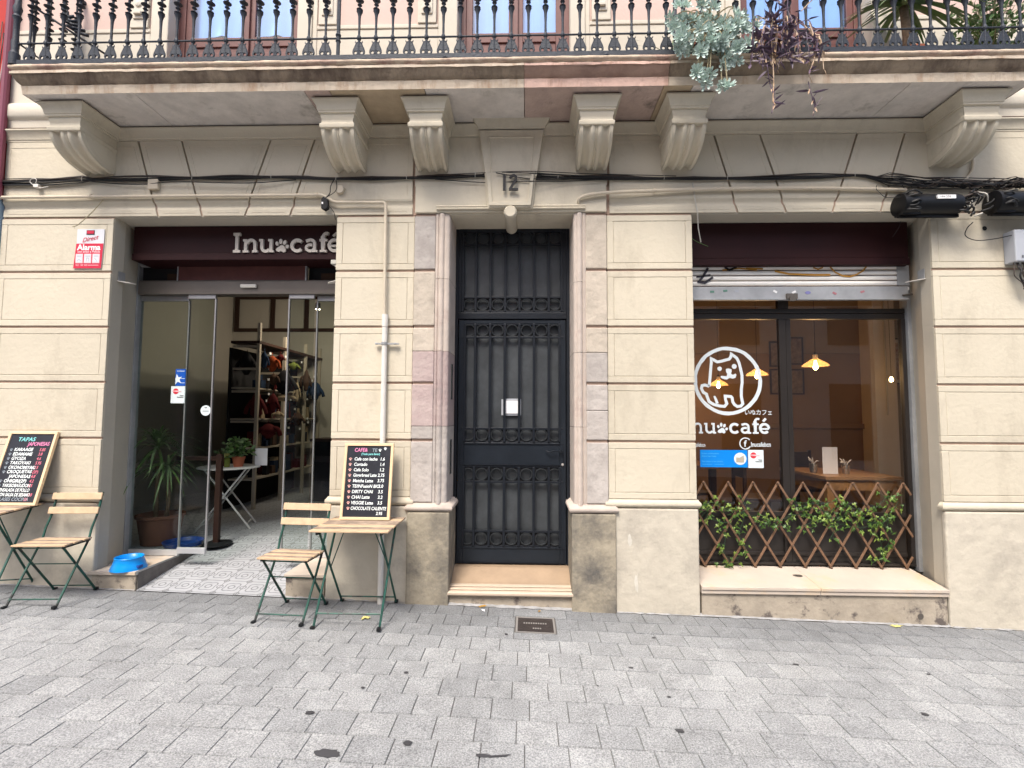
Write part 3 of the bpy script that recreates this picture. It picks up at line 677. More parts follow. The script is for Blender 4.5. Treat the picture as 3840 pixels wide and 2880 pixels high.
bq.tube([(0, 0, 4.186), (0, 0, 4.30), (0, 0, 4.33), (0, 0, 4.42), (0, 0, 4.49), (0, 0, 4.515), (0, 0, 4.528)], [.006, .009, .009, .0085, .011, .017, .024], 8)
bq.tube([(0, 0, 4.528), (0, 0, 5.06)], .0085, 6)
bq.lathe([(.008, 4.300), (.016, 4.312), (.017, 4.322), (.014, 4.334), (.008, 4.345)], n=8)
for i, z in enumerate((4.543, 4.578, 4.612, 4.66, 4.70, 4.745, 4.80, 4.845, 4.89, 4.935)): knot(bq, z, (.024, .018, .030, .022, .03, .02, .026, .018, .024, .02)[i], .016)
for s_ in (-1, 1):   # lyre-shaped foot: outer curl, inner loop, horn
    bq.tube(spline([(0, 0, 4.29), (s_*.016, 0, 4.285), (s_*.026, 0, 4.262), (s_*.040, 0, 4.228), (s_*.041, 0, 4.206), (s_*.030, 0, 4.190)], 3), .0052, 6)
    bq.tube([(s_*.016, 0, 4.278), (s_*.026, 0, 4.292), (s_*.028, 0, 4.302)], [.006, .004, .001], 5)
    bq.torus((s_*.0225, 0, 4.208), .0155, .0058, 14, 6)
    bq.prism([(s_*.004, 4.226), (s_*.036, 4.224), (s_*.026, 4.260), (s_*.012, 4.283), (s_*.004, 4.286)], -.004, .004)
bal = bq.build('baluster', 'iron_rail', railing, smooth='a', loc=(-3.728, YR, 0))
x = -3.728+.1245; posts = [-1.392, 1.067]
while x < 3.58:
    if min(abs(x-p) for p in posts) > .05: inst(bal, (x, YR, 0))
    x += .1245
for yy in (-.40, -.285, -.17, -.06): inst(bal, (XA-.015, yy, 0), rz=pi/2)
for px in posts:
    q = MB(); q.tube([(px, YR, 4.12), (px, YR, 5.06)], .014, 8); q.lathe([(.014, 4.29), (.02, 4.30), (.014, 4.31)], (px, YR, 0), n=8); q.lathe([(.014, 4.33), (.021, 4.345), (.014, 4.36)], (px, YR, 0), n=8); q.build('railing_post', 'iron_rail', railing, smooth='a')
q = MB()
q.lathe([(.034, 4.15), (.034, 4.24), (.026, 4.25), (.022, 4.27), (.026, 4.33), (.019, 4.36), (.019, 4.50), (.03, 4.53), (.02, 4.55), (.03, 4.60), (.02, 4.63), (.02, 5.06)], (XA-.045, YR, 0), n=14)
q.build('railing_post', 'iron_rail', railing, smooth='a')
q = MB()   # scroll bracket near the left corner
for k in range(5): q.tube(spline([(-3.62+.03*k, -.38-.02*k, 4.70-.05*k), (-3.56+.02*k, -.40, 4.66-.04*k), (-3.54+.02*k, -.42, 4.60-.03*k), (-3.50+.03*k, -.40, 4.62-.04*k)], 4), .012, 6)
q.tube([(-3.72, -.47, 4.62), (-3.5, -.3, 4.50), (-3.38, -.2, 4.44)], .008, 6); q.build('scroll_bracket', 'iron_rail', railing, smooth=True)
# ---- building interior shells
q = MB()
q.box(-5.25, -1.0, 4.6, 4.7, .2, 3.9); q.build('shop_back_wall', 'room_white', B)
for a in (-5.25, -1.1): q = MB(); q.box(a, a+.1, .5, 4.6, .2, 3.9); q.build('shop_side_wall', 'room_white', B)
q = MB(); q.box(-5.25, -1.0, .5, 4.7, 3.9, 4.0); q.build('shop_ceiling', 'room_ceiling', B)
q = MB(); q.box(1.0, 6.6, 3.5, 3.6, .2, 2.50); q.build('cafe_back_wall', 'room_brown', B)
q = MB(); q.box(1.0, 6.6, 3.5, 3.6, 2.505, 3.4); q.build('cafe_back_wall', 'room_upper', B)
q = MB(); q.box(1.0, 6.6, 3.46, 3.5, 1.40, 1.47); q.build('dado_rail', 'room_brown', B, bevel=.005)
for a in (1.0, 6.5): q = MB(); q.box(a, a+.1, .5, 3.5, .2, 3.4); q.build('cafe_side_wall', 'room_brown', B)
q = MB(); q.box(4.90, 5.20, 3.2, 3.5, .2, 3.4); q.build('cafe_column', 'room_column', B)
q = MB(); q.box(1.0, 6.6, .5, 3.6, 3.3, 3.4); q.build('cafe_ceiling', 'room_upper', B)
q = MB(); q.box(1.0, 6.6, .5, 3.6, .2, .33); q.build('cafe_floor', 'room_floor', B)
q = MB(); q.box(-1.0, 1.0, 1.2, 1.3, .2, 3.4); q.build('hall_wall', 'room_grey', B)
# shop floor: tiled ramp and level part
q = MB(); n = 1
z = lambda y: .150+.155*y
q.add([(-3.075, -.0175, gz(-3.075)+.004), (-1.9, -.0175, gz(-1.9)+.004), (-1.9, 1.15, .33), (-3.075, 1.15, .33)], [(0, 1, 2, 3)])
q.add([(-5.2, 1.15, .33), (-1.0, 1.15, .33), (-1.0, 4.65, .33), (-5.2, 4.65, .33)], [(0, 1, 2, 3)]); q.build('shop_floor', 'floor_tile', B, label='grey hydraulic tiles with circle pattern ramping up into the shop')
q = MB(); q.box(-5.2, -3.079, .47, 1.15, .05, .328); q.box(-1.896, -1.0, .47, 1.15, .05, .328); q.build('raised_floor', 'floor_tile', B)
q = MB(); q.box(-3.08, -3.0755, .0, 1.15, .0, .30); q.build('ramp_curb', 'tile_dark', B)
# ================================================================ SHOP FRONTS
# steps beside the ramp
def step(x0, x1, yb, label):
    t = thing('door_step', label, 'step', (0, 0, 0))
    q = MB(); q.box(x0+.01, x1-.004, -.012, yb, -.05, .283); q.build('riser', 'marble_dirty', t, bevel=.004)
    q = MB(); q.box(x0, x1, -.026, yb, .284, .310); q.build('tread', 'marble', t, bevel=.003)
    q = MB()
    if x1 < -3: q.box(x1+.001, x1+.006, -.02, yb, .286, .314); q.build('edge_strip', 'alu', t)
    return t
step(-3.50, -3.082, .47, 'low marble step left of the tiled ramp with the blue bowl on it')
step(-1.893, -1.572, .47, 'low marble step right of the tiled ramp behind the folding chair')
# window sill
t = thing('window_ledge', 'long cream marble ledge under the cafe window on a stained base', 'ledge')
q = MB()
for a, b in ((1.345, 2.238), (2.240, 3.19)):
    q.prism([(-.03, .238), (.46, .300), (.46, .322), (-.03, .262)], a, b, axis='x'); q.prism([(-.022, .208), (.4, .208), (.4, .236), (-.022, .236)], a, b, axis='x')
q.build('sill', 'marble', t, bevel=.003)
q = MB(); q.box(1.35, 3.185, -.006, .46, -.2, .206); q.build('base', 'marble_dirty', t, bevel=.003)
q = MB(); q.lathe([(0, 0), (.02, 0), (.022, -.004)], (2.98, -.007, .06), n=16, axis='y'); q.build('vent_plug', 'alu_dark', t)
q = MB(); q.lathe([(0, .004), (.035, .003), (.04, 0)], (2.18, .20, .288), n=16); q.build('drain_cap', 'alu_dark', t)
# door step of the house entrance
t = thing('entrance_step', 'worn cream marble doorstep with ridged nosing below the black iron door', 'step')
q = MB(); q.box(-.60, .362, -.002, .36, -.1, .165); q.build('riser', 'marble_dirty', t, bevel=.004)
q = MB()
q.prism([(-.030, .168), (.06, .168), (.06, .198), (-.024, .198), (-.034, .19), (-.034, .176)], -.608, .37, axis='x')
q.prism([(.010, .200), (.13, .200), (.13, .2085), (.012, .2085), (.003, .204)], -.602, .362, axis='x')
q.prism([(.054, .2105), (.13, .2105), (.13, .2185), (.056, .2185), (.047, .2145)], -.60, .358, axis='x')
q.build('tread', 'step_cream', t, bevel=.003)
q = MB(); q.prism([(.10, .219), (.36, .219), (.36, .304), (.262, .304), (.248, .298), (.125, .228)], -.60, .358, axis='x')
q.build('upper_riser', 'step_riser_shaded', t, bevel=.003)
# ---- left shop sign housing with letters
t = thing('shop_sign', 'dark maroon fascia over the entrance with raised pale Inu cafe letters and paw', 'sign')
q = MB(); q.box(-3.425, -1.56, .20, .46, 2.95, 3.188); q.box(-3.425, -1.56, .19, .46, 2.888, 2.948); q.build('housing', 'maroon', t, bevel=.003)
def slab_word(q, x0, z0, s, y0, y1, cafe_x=None, skipI=False, w=.024):
    """Inu (paw) cafe in slab-serif strokes; s scales cap height .168"""
    d = [0]
    def rb(pts, ww=None, closed=False):
        d[0] += 1; e = .0003*d[0]; q.ribbon([(x0+a*s, z0+b*s) for a, b in pts], (ww or w)*s, y0-e, y1+e, closed)
    X = .113; c = w/2
    arc = lambda cx, cz, rx, rz, a0, a1, n=12: [(cx+rx*cos(rad(a0+(a1-a0)*i/n)), cz+rz*sin(rad(a0+(a1-a0)*i/n))) for i in range(n+1)]
    if not skipI: rb([(.044, .0), (.044, .168)]); rb([(.014, .011), (.074, .011)], .022); rb([(.014, .157), (.074, .157)], .022)
    o = .098   # n
    rb([(o+.022, 0), (o+.022, X)]); rb([(o, X-.009), (o+.034, X-.009)], .018); rb([(o, .009), (o+.048, .009)], .018)
    rb([(o+.03, .078)]+arc(o+.068, .070, .034, .036, 150, 0, 8)+[(o+.102, 0)]); rb([(o+.08, .009), (o+.124, .009)], .018)
    o = .236   # u
    rb([(o+.022, X)]+[(o+.022, .045)]+arc(o+.056, .043, .034, .033, 180, 330, 8)); rb([(o, X-.009), (o+.034, X-.009)], .018)
    rb([(o+.10, X), (o+.10, 0)]); rb([(o+.076, X-.009), (o+.10, X-.009)], .018); rb([(o+.09, .009), (o+.124, .009)], .018)
    def blob(cx, cz, rx, rz, rot=0, n=14):
        pts = []
        for i in range(n):
            a = 2*pi*i/n; px, pz = rx*cos(a), rz*sin(a); cr, sr = cos(rot), sin(rot); pts.append((x0+(cx+px*cr-pz*sr)*s, z0+(cz+px*sr+pz*cr)*s))
        q.prism(pts, y0, y1)
    o = .372   # paw
    q.prism([(x0+(o+a)*s, z0+b*s) for a, b in ((.012, .012), (.03, .004), (.05, .012), (.072, .0), (.088, .01), (.088, .028), (.08, .045), (.066, .06), (.05, .062), (.034, .05), (.012, .036), (.006, .022))], y0, y1)
    blob(o+.014, .075, .013, .018, .2); blob(o+.045, .093, .014, .022); blob(o+.079, .084, .014, .02, -.35); blob(o+.101, .05, .014, .016, -.6)
    o = .505   # c
    rb(arc(o+.054, .0565, .046, .046, 42, 318, 16), .026)
    o = .622   # a
    rb([(o+.01, .094)]+arc(o+.048, .072, .034, .032, 120, 0, 8)+[(o+.082, .0)]); rb(arc(o+.046, .036, .034, .026, 60, 330, 12), .022); rb([(o+.075, .009), (o+.108, .009)], .018)
    o = .742   # f
    rb([(o+.034, 0), (o+.034, .125)]+arc(o+.063, .125, .029, .034, 180, 60, 6)); rb([(o+.004, X-.012), (o+.070, X-.012)], .019); rb([(o+.008, .009), (o+.066, .009)], .018)
    o = .818   # e acute
    rb([(o+.012, .052), (o+.10, .052)], .018); rb(arc(o+.055, .0565, .045, .046, 0, 318, 18), .025); rb([(o+.042, .132), (o+.072, .162)], .02)
q = MB(); slab_word(q, -2.545, 2.948, 1.03, .180, .199); q.build('lettering', 'letter', t)
# ---- transom, track and inner fascia of the entrance
t = thing('entrance_portal', 'dark metal header and maroon panel over the sliding glass doors', 'door frame')
q = MB(); q.box(-3.15, -1.98, .385, .40, 2.755, 2.925); q.build('panel', 'maroon_mid', t)
q = MB(); q.box(-3.50, -1.56, .37, .48, 2.632, 2.752); q.box(-3.50, -1.56, .38, .48, 2.752, 2.762); q.build('track_cover', 'alu_dark', t, bevel=.004)
q = MB(); q.box(-3.49, -1.56, .33, .36, 2.925, 2.95); q.box(-3.49, -3.15, .37, .42, 2.89, 2.92); q.box(-1.98, -1.56, .37, .42, 2.89, 2.92); q.box(-3.155, -3.145, .38, .42, 2.755, 2.92); q.box(-1.985, -1.972, .38, .42, 2.755, 2.92); q.build('channel', 'galv', t)
for a, b in ((-3.54, -3.15), (-1.98, -1.56)): q = MB(); q.box(a, b, .45, .47, 2.76, 2.95); q.build('void_lining', 'ink_black', t)
for a, b in ((-3.28, -3.16), (-1.86, -1.62)): q = MB(); q.box(a, b, .43, .44, 2.765, 2.835); q.build('timber_offcut', 'brown_cloth', t)
q = MB()
for x in (-3.05, -3.02, -2.86, -2.83, -2.62, -2.59, -2.45, -2.36, -2.2): q.lathe([(0, 0), (.006, 0), (.006, .01)], (x, .376, 2.905), n=8, axis='y')
q.build('rivet', 'label_white', t)
q = MB(); q.box(-3.562, -3.522, .40, .48, .30, 2.95); q.build('guide_rail', 'galv', t, bevel=.003)
q = MB(); q.tube([(-2.95, .33, 2.93), (-2.90, .33, 2.90)], .008, 6); q.tube([(-2.52, .33, 2.92), (-2.5, .33, 2.9)], .008, 6); q.build('bracket', 'galv', t)
q = MB(); q.box(-2.555, -2.41, .345, .37, 2.685, 2.718); tag(q.build('motion_sensor', 'whiteplastic', bevel=.008), 'small white motion sensor on the header above the glass doors', 'sensor')
q = MB(); q.box(-1.68, -1.60, .19, .25, 2.848, 2.885); q.lathe([(0, -.02), (.012, -.018), (.012, 0)], (-1.64, .21, 2.846), n=8); tag(q.build('camera_box', 'whiteplastic', bevel=.004), 'small white box hanging under the right end of the maroon shop sign', 'camera')
# ---- glass door leaves
def leaf(x0, x1, y, z0, z1, label, post_l=False, post_r=True, bot=.05):
    t = thing('glass_door', label, 'glass door', ((x0+x1)/2, y, z0), group='frameless glass door leaves of the entrance')
    ox, oy, oz = (x0+x1)/2, y, z0
    q = MB(); q.box(x0-ox, x1-ox, -.005, .005, bot, z1-z0-.045); q.build('pane', 'glass_clear', t)
    q = MB(); q.box(x0-ox, x1-ox, -.014, .014, 0, bot); q.build('bottom_rail', 'alu_light', t, bevel=.002)
    q = MB(); q.box(x0-ox, x1-ox, -.014, .014, z1-z0-.045, z1-z0); q.build('top_rail', 'alu', t, bevel=.002)
    for c, fl in ((x0-ox, post_l), (x1-ox, post_r)):
        if fl: q = MB(); q.box(c-.006, c+.006, -.01, .01, bot, z1-z0-.045); q.build('edge_profile', 'alu', t)
    return t
leaf(-3.515, -3.067, .445, .314, 2.630, 'fixed glass leaf at far left with the potted yucca behind it', post_r=True)
leaf(-3.045, -2.795, .40, .345, 2.64, 'folded glass leaf standing over the tiled ramp beside the round white sticker')
leaf(-2.125, -1.897, .40, .345, 2.64, 'glass leaf right of the opening, in front of the toy shelves', post_l=True, post_r=False)
leaf(-1.886, -1.57, .44, .314, 2.627, 'fixed glass leaf at the right against the pillar', post_l=True, post_r=False)
def sticker(name, x0, x1, z0, z1, y, label, build):
    t = thing(name, label, 'sticker', ((x0+x1)/2, y, z0)); build(t, x0-(x0+x1)/2, x1-(x0+x1)/2, 0, z1-z0); return t
def ticket(t, a, b, z0, z1):
    q = MB(); q.box(a, b, 0, .0015, z0, z1); q.build('sheet', 'sticker_white', t)
    h = z1-z0; w = b-a; cx = a+w*.34; cz = z0+h*.70; r = w*.20
    q = MB(); q.prism([(cx+r*cos(2*pi*i/20), cz+r*sin(2*pi*i/20)) for i in range(20)], -.0012, -.0002); q.build('red_disc', 'sticker_red', t)
    q = MB(); q.box(cx-r*1.05, cx+r*1.1, -.002, -.0013, cz-r*.2, cz+r*.25); q.build('disc_band', 'sign_pink', t)
    q = MB(); q.text('red', cx+r*1.05, cz-r*.25, -.0025, h*.11); q.build('word', 'sticker_red', t)
    q = MB(); q.text('Edened'[:4], cx-r, cz-r*.18, -.0027, h*.085); q.build('word', 'sticker_red', t)
    q = MB(); q.text('Ticket', b-w*.1, z0+h*.42, -.002, h*.085, align='RIGHT', bold=.0005); q.text('Restaurant', b-w*.1, z0+h*.33, -.002, h*.085, align='RIGHT', bold=.0005); q.build('word', 'ink_black', t)
sticker('door_sticker', -3.193, -3.064, 1.655, 1.808, .430, 'white square sticker with a red disc on the left glass leaf under the blue one', ticket)
def bluestar(t, a, b, z0, z1):
    q = MB(); q.box(a, b, 0, .0015, z0, z1); q.build('sheet', 'sticker_blue', t)
    q = MB(); h = z1-z0; w = b-a; pts = []
    cx, cz = a+w*.22, z0+h*.38
    for i in range(10):
        r = (.5 if i % 2 == 0 else .2)*w; an = pi/2+.2-i*pi/5; pts.append((max(a, cx+r*cos(an)), max(z0+.002, cz+r*1.1*sin(an))))
    q.prism(pts, -.0014, -.0002); q.build('star', 'sticker_white', t)
    q = MB(); q.text('sodexo', a+w*.12, z0+h*.84, -.001, h*.16); q.box(a+w*.55, b-w*.05, -.001, -.0002, z0+h*.42, z0+h*.45); q.box(a+w*.55, b-w*.05, -.001, -.0002, z0+h*.16, z0+h*.19); q.build('word', 'sticker_white', t)
sticker('door_sticker', -3.159, -3.066, 1.812, 1.963, .430, 'blue sticker with a white star on the left glass leaf above the white square one', bluestar)
def roundst(t, a, b, z0, z1):
    r = (b-a)/2; q = MB(); q.prism([(r*cos(2*pi*i/24), r+r*sin(2*pi*i/24)) for i in range(24)], 0, .0015); q.build('sheet', 'sticker_white', t)
    q = MB(); q.prism([(-.012, r*1.72), (0, r*1.55), (.012, r*1.72), (.008, r*1.45), (-.008, r*1.45)], -.001, -.0002)
    for k in (.72, .9): q.box(-r*.6, r*.6, -.001, -.0002, r*k, r*k+.0025)
    q.build('print', 'ink_black', t)
sticker('door_sticker', -2.890, -2.798, 1.545, 1.637, .392, 'round white sticker on the folded glass leaf of the entrance', roundst)
# ---- right shop: shutter
t = thing('roller_shutter', 'half raised roller shutter with maroon housing and graffiti on its slats above the cafe window', 'shutter')
q = MB(); q.box(1.33, 3.175, .20, .46, 2.885, 3.188); q.box(1.33, 3.178, .192, .46, 2.826, 2.883); q.build('housing', 'maroon', t, bevel=.003)
q = MB()
for i in range(5):
    z1 = 2.846-i*.0455; q.prism([(.275, z1), (.262, z1-.006), (.254, z1-.022), (.258, z1-.036), (.275, z1-.040)], 1.33, 3.21, axis='x')
q.build('slats', ['slat_white'], t, bevel=.002)
q = MB(); q.box(3.11, 3.21, .2515, .2533, 2.665, 2.83); q.build('bare_slat_end', 'galv', t)
gr = MB(); y = .2495
def gzig(q, pts, w): q.ribbon(pts, w, y, y+.0015)
gzig(gr, [(1.36, 2.80), (1.40, 2.74), (1.37, 2.72)], .018); gzig(gr, [(1.54, 2.82), (1.50, 2.75), (1.46, 2.70), (1.51, 2.69), (1.58, 2.74)], .020); gzig(gr, [(1.44, 2.74), (1.56, 2.76)], .012)
gzig(gr, [(1.68, 2.825), (1.72, 2.80), (1.78, 2.825)], .018); gr.build('graffiti', 'graffiti_black', t)
gr = MB(); gzig(gr, [(1.86, 2.815), (2.0, 2.81)], .014); gzig(gr, [(2.10, 2.79), (2.22, 2.765), (2.42, 2.757), (2.56, 2.757)], .016); gzig(gr, [(2.42, 2.82), (2.46, 2.805), (2.50, 2.82)], .012)
gzig(gr, [(2.56, 2.825), (2.60, 2.78), (2.66, 2.748), (2.72, 2.742), (2.78, 2.76), (2.83, 2.79), (2.86, 2.825)], .012); gzig(gr, [(1.66, 2.80), (1.80, 2.815), (1.95, 2.80)], .012); gr.build('graffiti', 'graffiti_gold', t)
q = MB(); q.box(1.33, 3.19, .245, .28, 2.547, 2.655); q.box(1.33, 3.19, .238, .28, 2.542, 2.554); q.build('bottom_rail', 'galv', t, bevel=.002)
q = MB(); q.box(2.18, 2.27, .223, .245, 2.547, 2.592); q.box(2.20, 2.245, .213, .23, 2.527, 2.562); q.build('lock', 'alu_dark', t)
q = MB(); q.tube([(3.14, .238, 2.577), (3.22, .238, 2.587)], .008, 8); q.build('side_bolt', 'alu_dark', t)
sc = [(1.565, 2.61, 'sticker_green', 0), (1.675, 2.618, 'sticker_green', .1), (1.77, 2.615, 'greyplastic', 0), (2.09, 2.61, 'label_white', -.6), (2.245, 2.605, 'label_white', .5), (2.36, 2.60, 'sticker_violet', 0), (2.58, 2.595, 'sticker_dull', -.5), (2.81, 2.607, 'sticker_dull', .3)]
for x, z, mm, ro in sc:
    q = MB(); w, h = (.022, .010); pts = [(x+w*cos(a)*1.1*cos(ro)-h*sin(a)*1.2*sin(ro), z+w*cos(a)*sin(ro)+h*sin(a)*1.2*cos(ro)) for a in [pi/4, 3*pi/4, 5*pi/4, 7*pi/4]] if mm != 'sticker_violet' else [(x+.024*cos(2*pi*i/16), z+.013*sin(2*pi*i/16)) for i in range(16)]
    q.prism([(px*1.002, pz+.003) for px, pz in pts], .2428, .2448); q.build('small_sticker', mm, t)
q = MB(); q.box(3.243, 3.286, .33, .42, .29, 2.86); q.tube([(3.243, .33, .3), (3.243, .33, 2.8)], .003, 5); q.build('guide_rail', 'galv', t, bevel=.003)
# ---- right shop window
t = thing('shop_window', 'large cafe window in dark metal frame with warm lit room behind', 'window')
q = MB()
def fb(x0, x1, z0, z1, y0=.36, y1=.41): q.box(x0, x1, y0, y1, z0, z1)
fb(1.33, 3.242, 2.403, 2.448, .362, .41); fb(1.33, 3.242, 2.452, 2.492, .36, .41); fb(2.175, 2.232, .345, 2.402, .364, .408); fb(2.234, 2.275, .345, 2.402, .366, .406); fb(2.172, 2.262, 2.493, 2.68, .365, .405)
fb(3.208, 3.242, .345, 2.402); fb(1.33, 3.24, .325, .345, .355, .41); fb(1.33, 2.174, .725, .762, .366, .404); fb(2.276, 3.184, .725, .762, .366, .404)
fb(1.33, 2.174, .40, .43, .37, .404); fb(2.276, 3.184, .40, .43, .37, .404)
q.build('frame', 'frame_dark', t, bevel=.003)
q = MB(); q.box(1.33, 2.174, .384, .392, .345, .725); q.box(2.276, 3.184, .384, .392, .345, .725); q.build('lower_panel', 'frame_dark', t)
for a, b, z0, z1 in ((1.33, 2.175, .762, 2.403), (2.275, 3.208, .762, 2.403), (1.33, 2.172, 2.492, 2.70), (2.262, 3.24, 2.492, 2.70)):
    q = MB(); q.box(a, b, .382, .388, z0, z1); q.build('pane', 'glass_warm', t)
q = MB(); q.box(1.33, 3.33, .462, .475, 2.66, 3.19); q.build('header_board', 'maroon_mid', t)
# vinyl logo on the window
t = thing('window_logo', 'white dog drawing in a circle with Inu cafe lettering on the cafe window', 'logo', (0, 0, 0))
Yv = .3805
k_ = (2.006-1.435)/ (1500-115)   # zoom px -> m (crop 2580..2920)
def Lp(px, pz): return (1.7335+(px-815)*.000407, 1.868-(pz-815)*.000407)
q = MB(); n = 44; random.seed(2)
pts = [(1.7335+.277*cos(2*pi*i/n)+U(-.002, .002), 1.868+.281*sin(2*pi*i/n)+U(-.002, .002)) for i in range(n)]
q.ribbon(pts, [.031+U(-.003, .003) for _ in range(n)], Yv-.001, Yv, closed=True); q.build('ring', 'vinyl', t)
q = MB()
body = [(430, 935), (455, 700), (470, 550), (485, 420), (480, 340), (540, 375), (610, 415), (690, 400), (780, 375), (860, 355), (900, 300), (905, 240), (960, 285), (1020, 330), (1065, 430), (1095, 560), (1120, 700), (1120, 850), (1100, 1000), (1095, 1130), (1110, 1230), (1125, 1300), (1080, 1350), (1010, 1360), (950, 1320), (915, 1260), (905, 1180), (880, 1150), (760, 1140), (765, 1210), (790, 1300), (740, 1360), (640, 1350), (520, 1320), (420, 1260), (380, 1150), (370, 1100), (300, 1060), (265, 980), (280, 920), (340, 905), (430, 935)]
q.ribbon([Lp(*p) for p in body], .0245, Yv-.001, Yv); q.ribbon([Lp(530, 1140), Lp(565, 1220), Lp(590, 1300)], [.016, .022, .024], Yv-.0016, Yv-.0002)
for (cx, cz, rr) in ((655, 560, .0195), (963, 510, .0215)):
    c = Lp(cx, cz); q.prism([(c[0]+rr*cos(2*pi*i/12), c[1]+rr*sin(2*pi*i/12)) for i in range(12)], Yv-.001, Yv)
q.prism([Lp(*p) for p in ((785, 565), (840, 555), (905, 570), (905, 620), (890, 660), (930, 690), (985, 665), (1005, 690), (985, 750), (930, 770), (860, 755), (800, 790), (720, 775), (672, 745), (680, 712), (740, 715), (800, 720), (815, 670), (790, 630))], Yv-.001, Yv)
q.build('dog', 'vinyl', t)
q = MB(); slab_word(q, 1.338, 1.414, .80, Yv-.001, Yv, skipI=True, w=.022); q.build('lettering', 'vinyl', t)
q = MB(); q.text('いぬカフェ', 1.870, 1.578, Yv, .052, bold=.0006, sx=.93); q.build('kana_lettering', 'vinyl', t)
q = MB(); q.text('@Inucafebcn', 1.37, 1.300, Yv, .050, sx=.62, bold=.0008); q.text('Inucafebcn', 1.918, 1.305, Yv, .055, sx=.72, bold=.0012); q.text('f', 1.861, 1.305, Yv, .075, bold=.002)
n = 20; q.ribbon([(1.873+.047*cos(rad(40+290*i/n)), 1.331+.047*sin(rad(40+290*i/n))) for i in range(n+1)], .009, Yv-.001, Yv); q.build('handle_lettering', 'vinyl', t)
def bluecard(t, a, b, z0, z1):
    q = MB(); q.box(a, b, 0, .0015, z0, z1); q.build('sheet', 'sticker_sky', t)
    q = MB(); h = z1-z0
    for i, s_ in enumerate(('Entitat col·laboradora', 'Amics Leo Cody', 'Pots deixar el teu donatiu')): q.text(s_, a+.014, z0+h*(.76, .60, .30)[i], -.0005, .018, sx=(.92, 1.0, .95)[i])
    q.box(a+.014, a+.10, -.001, -.0002, z0+h*.16, z0+h*.175); q.box(a+.12, a+.20, -.001, -.0002, z0+h*.16, z0+h*.175); q.build('print', 'sticker_cyan', t)
    cx, cz, r = b-.062, z0+h*.5, .052; q = MB(); q.prism([(cx+r*cos(2*pi*i/24), cz+r*sin(2*pi*i/24)) for i in range(24)], -.0012, -.0002); q.build('round_photo', 'sticker_white', t)
    q = MB(); q.prism([(cx-.035, cz-.03), (cx+.03, cz-.032), (cx+.034, cz+.0), (cx+.028, cz+.03), (cx+.014, cz+.02), (cx-.005, cz+.01), (cx-.034, cz+.012)], -.0022, -.0013); q.build('photo_dog', 'rack_beige', t)
sticker('window_sticker', 1.487, 1.887, 1.128, 1.274, Yv-.002, 'wide blue sticker with a round dog photo on the cafe window', bluecard)
sticker('window_sticker', 1.893, 2.022, 1.124, 1.276, Yv-.002, 'white square sticker with a red disc on the cafe window beside the blue one', ticket)
# ---- wall angle brackets of the shutters
def abracket(x, s_, label):
    t = thing('wall_bracket', label, 'bracket', (x, .10, 2.67))
    q = MB(); q.box(-.004 if s_ < 0 else 0, 0 if s_ < 0 else .004, -.03, .04, .0, .085); q.build('back_plate', 'galv', t)
    q = MB(); q.prism([(-.04, -.0), (.05, -.0), (.05, .004), (-.04, .004)], 0, s_*.13, axis='x') if False else q.add([(0, -.04, 0), (0, .05, 0), (s_*.11, .035, -.012), (s_*.09, -.01, -.012), (0, -.04, .004), (0, .05, .004), (s_*.11, .035, -.008), (s_*.09, -.01, -.008)], [(0, 1, 2, 3), (7, 6, 5, 4), (0, 4, 5, 1), (1, 5, 6, 2), (2, 6, 7, 3), (3, 7, 4, 0)])
    q.build('shelf_plate', 'pipe_white', t)
abracket(-3.436, 1, 'small metal angle bracket on the left jamb of the entrance under the shop sign')
abracket(3.198, -1, 'small metal angle bracket on the right jamb beside the roller shutter')
abracket(-1.567, -1, 'small metal angle bracket at the right side of the entrance beside the pillar')
# ================================================================ IRON DOOR
t = thing('iron_door', 'black iron house door with bar grilles, rows of rings and a small paper notice', 'door', (0, 0, 0))
y0 = .315
q = MB()
q.box(-.632, -.596, y0, .40, .312, 3.215); q.box(.345, .383, y0, .40, .312, 3.215); q.box(-.596, .345, y0, .40, 3.165, 3.215); q.box(-.596, .345, y0-.004, .39, 2.395, 2.45); q.box(-.632, .383, .36, .42, 2.455, 3.215) if False else None
q.box(-.596, -.568, y0+.004, .38, 2.452, 3.164); q.box(.314, .345, y0+.004, .38, 2.452, 3.164)
q.build('door_frame', 'iron', t, bevel=.003)
lf = MB(); xl, xr = -.588, .337
lf.box(xl, xl+.05, y0+.006, .365, .316, 2.388); lf.box(xr-.05, xr, y0+.006, .365, .316, 2.388)
lf.box(xl+.05, xr-.05, y0+.008, .36, 2.355, 2.388); lf.box(xl+.05, xr-.05, y0+.010, .36, 1.130, 1.328); lf.box(xl+.05, xr-.05, y0+.008, .36, .316, .452)
leafo = lf.build('door_leaf', 'iron_panel', t, bevel=.003)
q = MB()
for (a, b) in ((1.14, 1.318), (.326, .442)): q.ribbon([(xl+.02, a), (xr-.02, a), (xr-.02, b), (xl+.02, b)], .006, y0+.002, y0+.009, closed=True)
q.build('panel_moulding', 'iron', leafo)
rails = [3.055, 2.587, 2.459, 2.236, 1.448, .995, .582]
q = MB()
for z in rails: q.box(-.568, .314, y0+.004, y0+.022, z-.009, z+.009)
for z in (2.35, 1.335, 1.123, .459): q.box(-.545, .295, y0+.012, y0+.03, z-.007, z+.007)
q.build('grille_rail', 'iron', t, bevel=.002)
bars = [-.445, -.316, -.188, -.062, .064, .192]
def barset(xs_, z0, z1):
    base = None
    for x in xs_:
        if base is None: q = MB(); q.box(-.0105, .0105, y0, y0+.02, z0, z1); base = q.build('grille_bar', 'iron', t, bevel=.002, loc=(x, 0, 0))
        else: inst(base, (x, 0, 0))
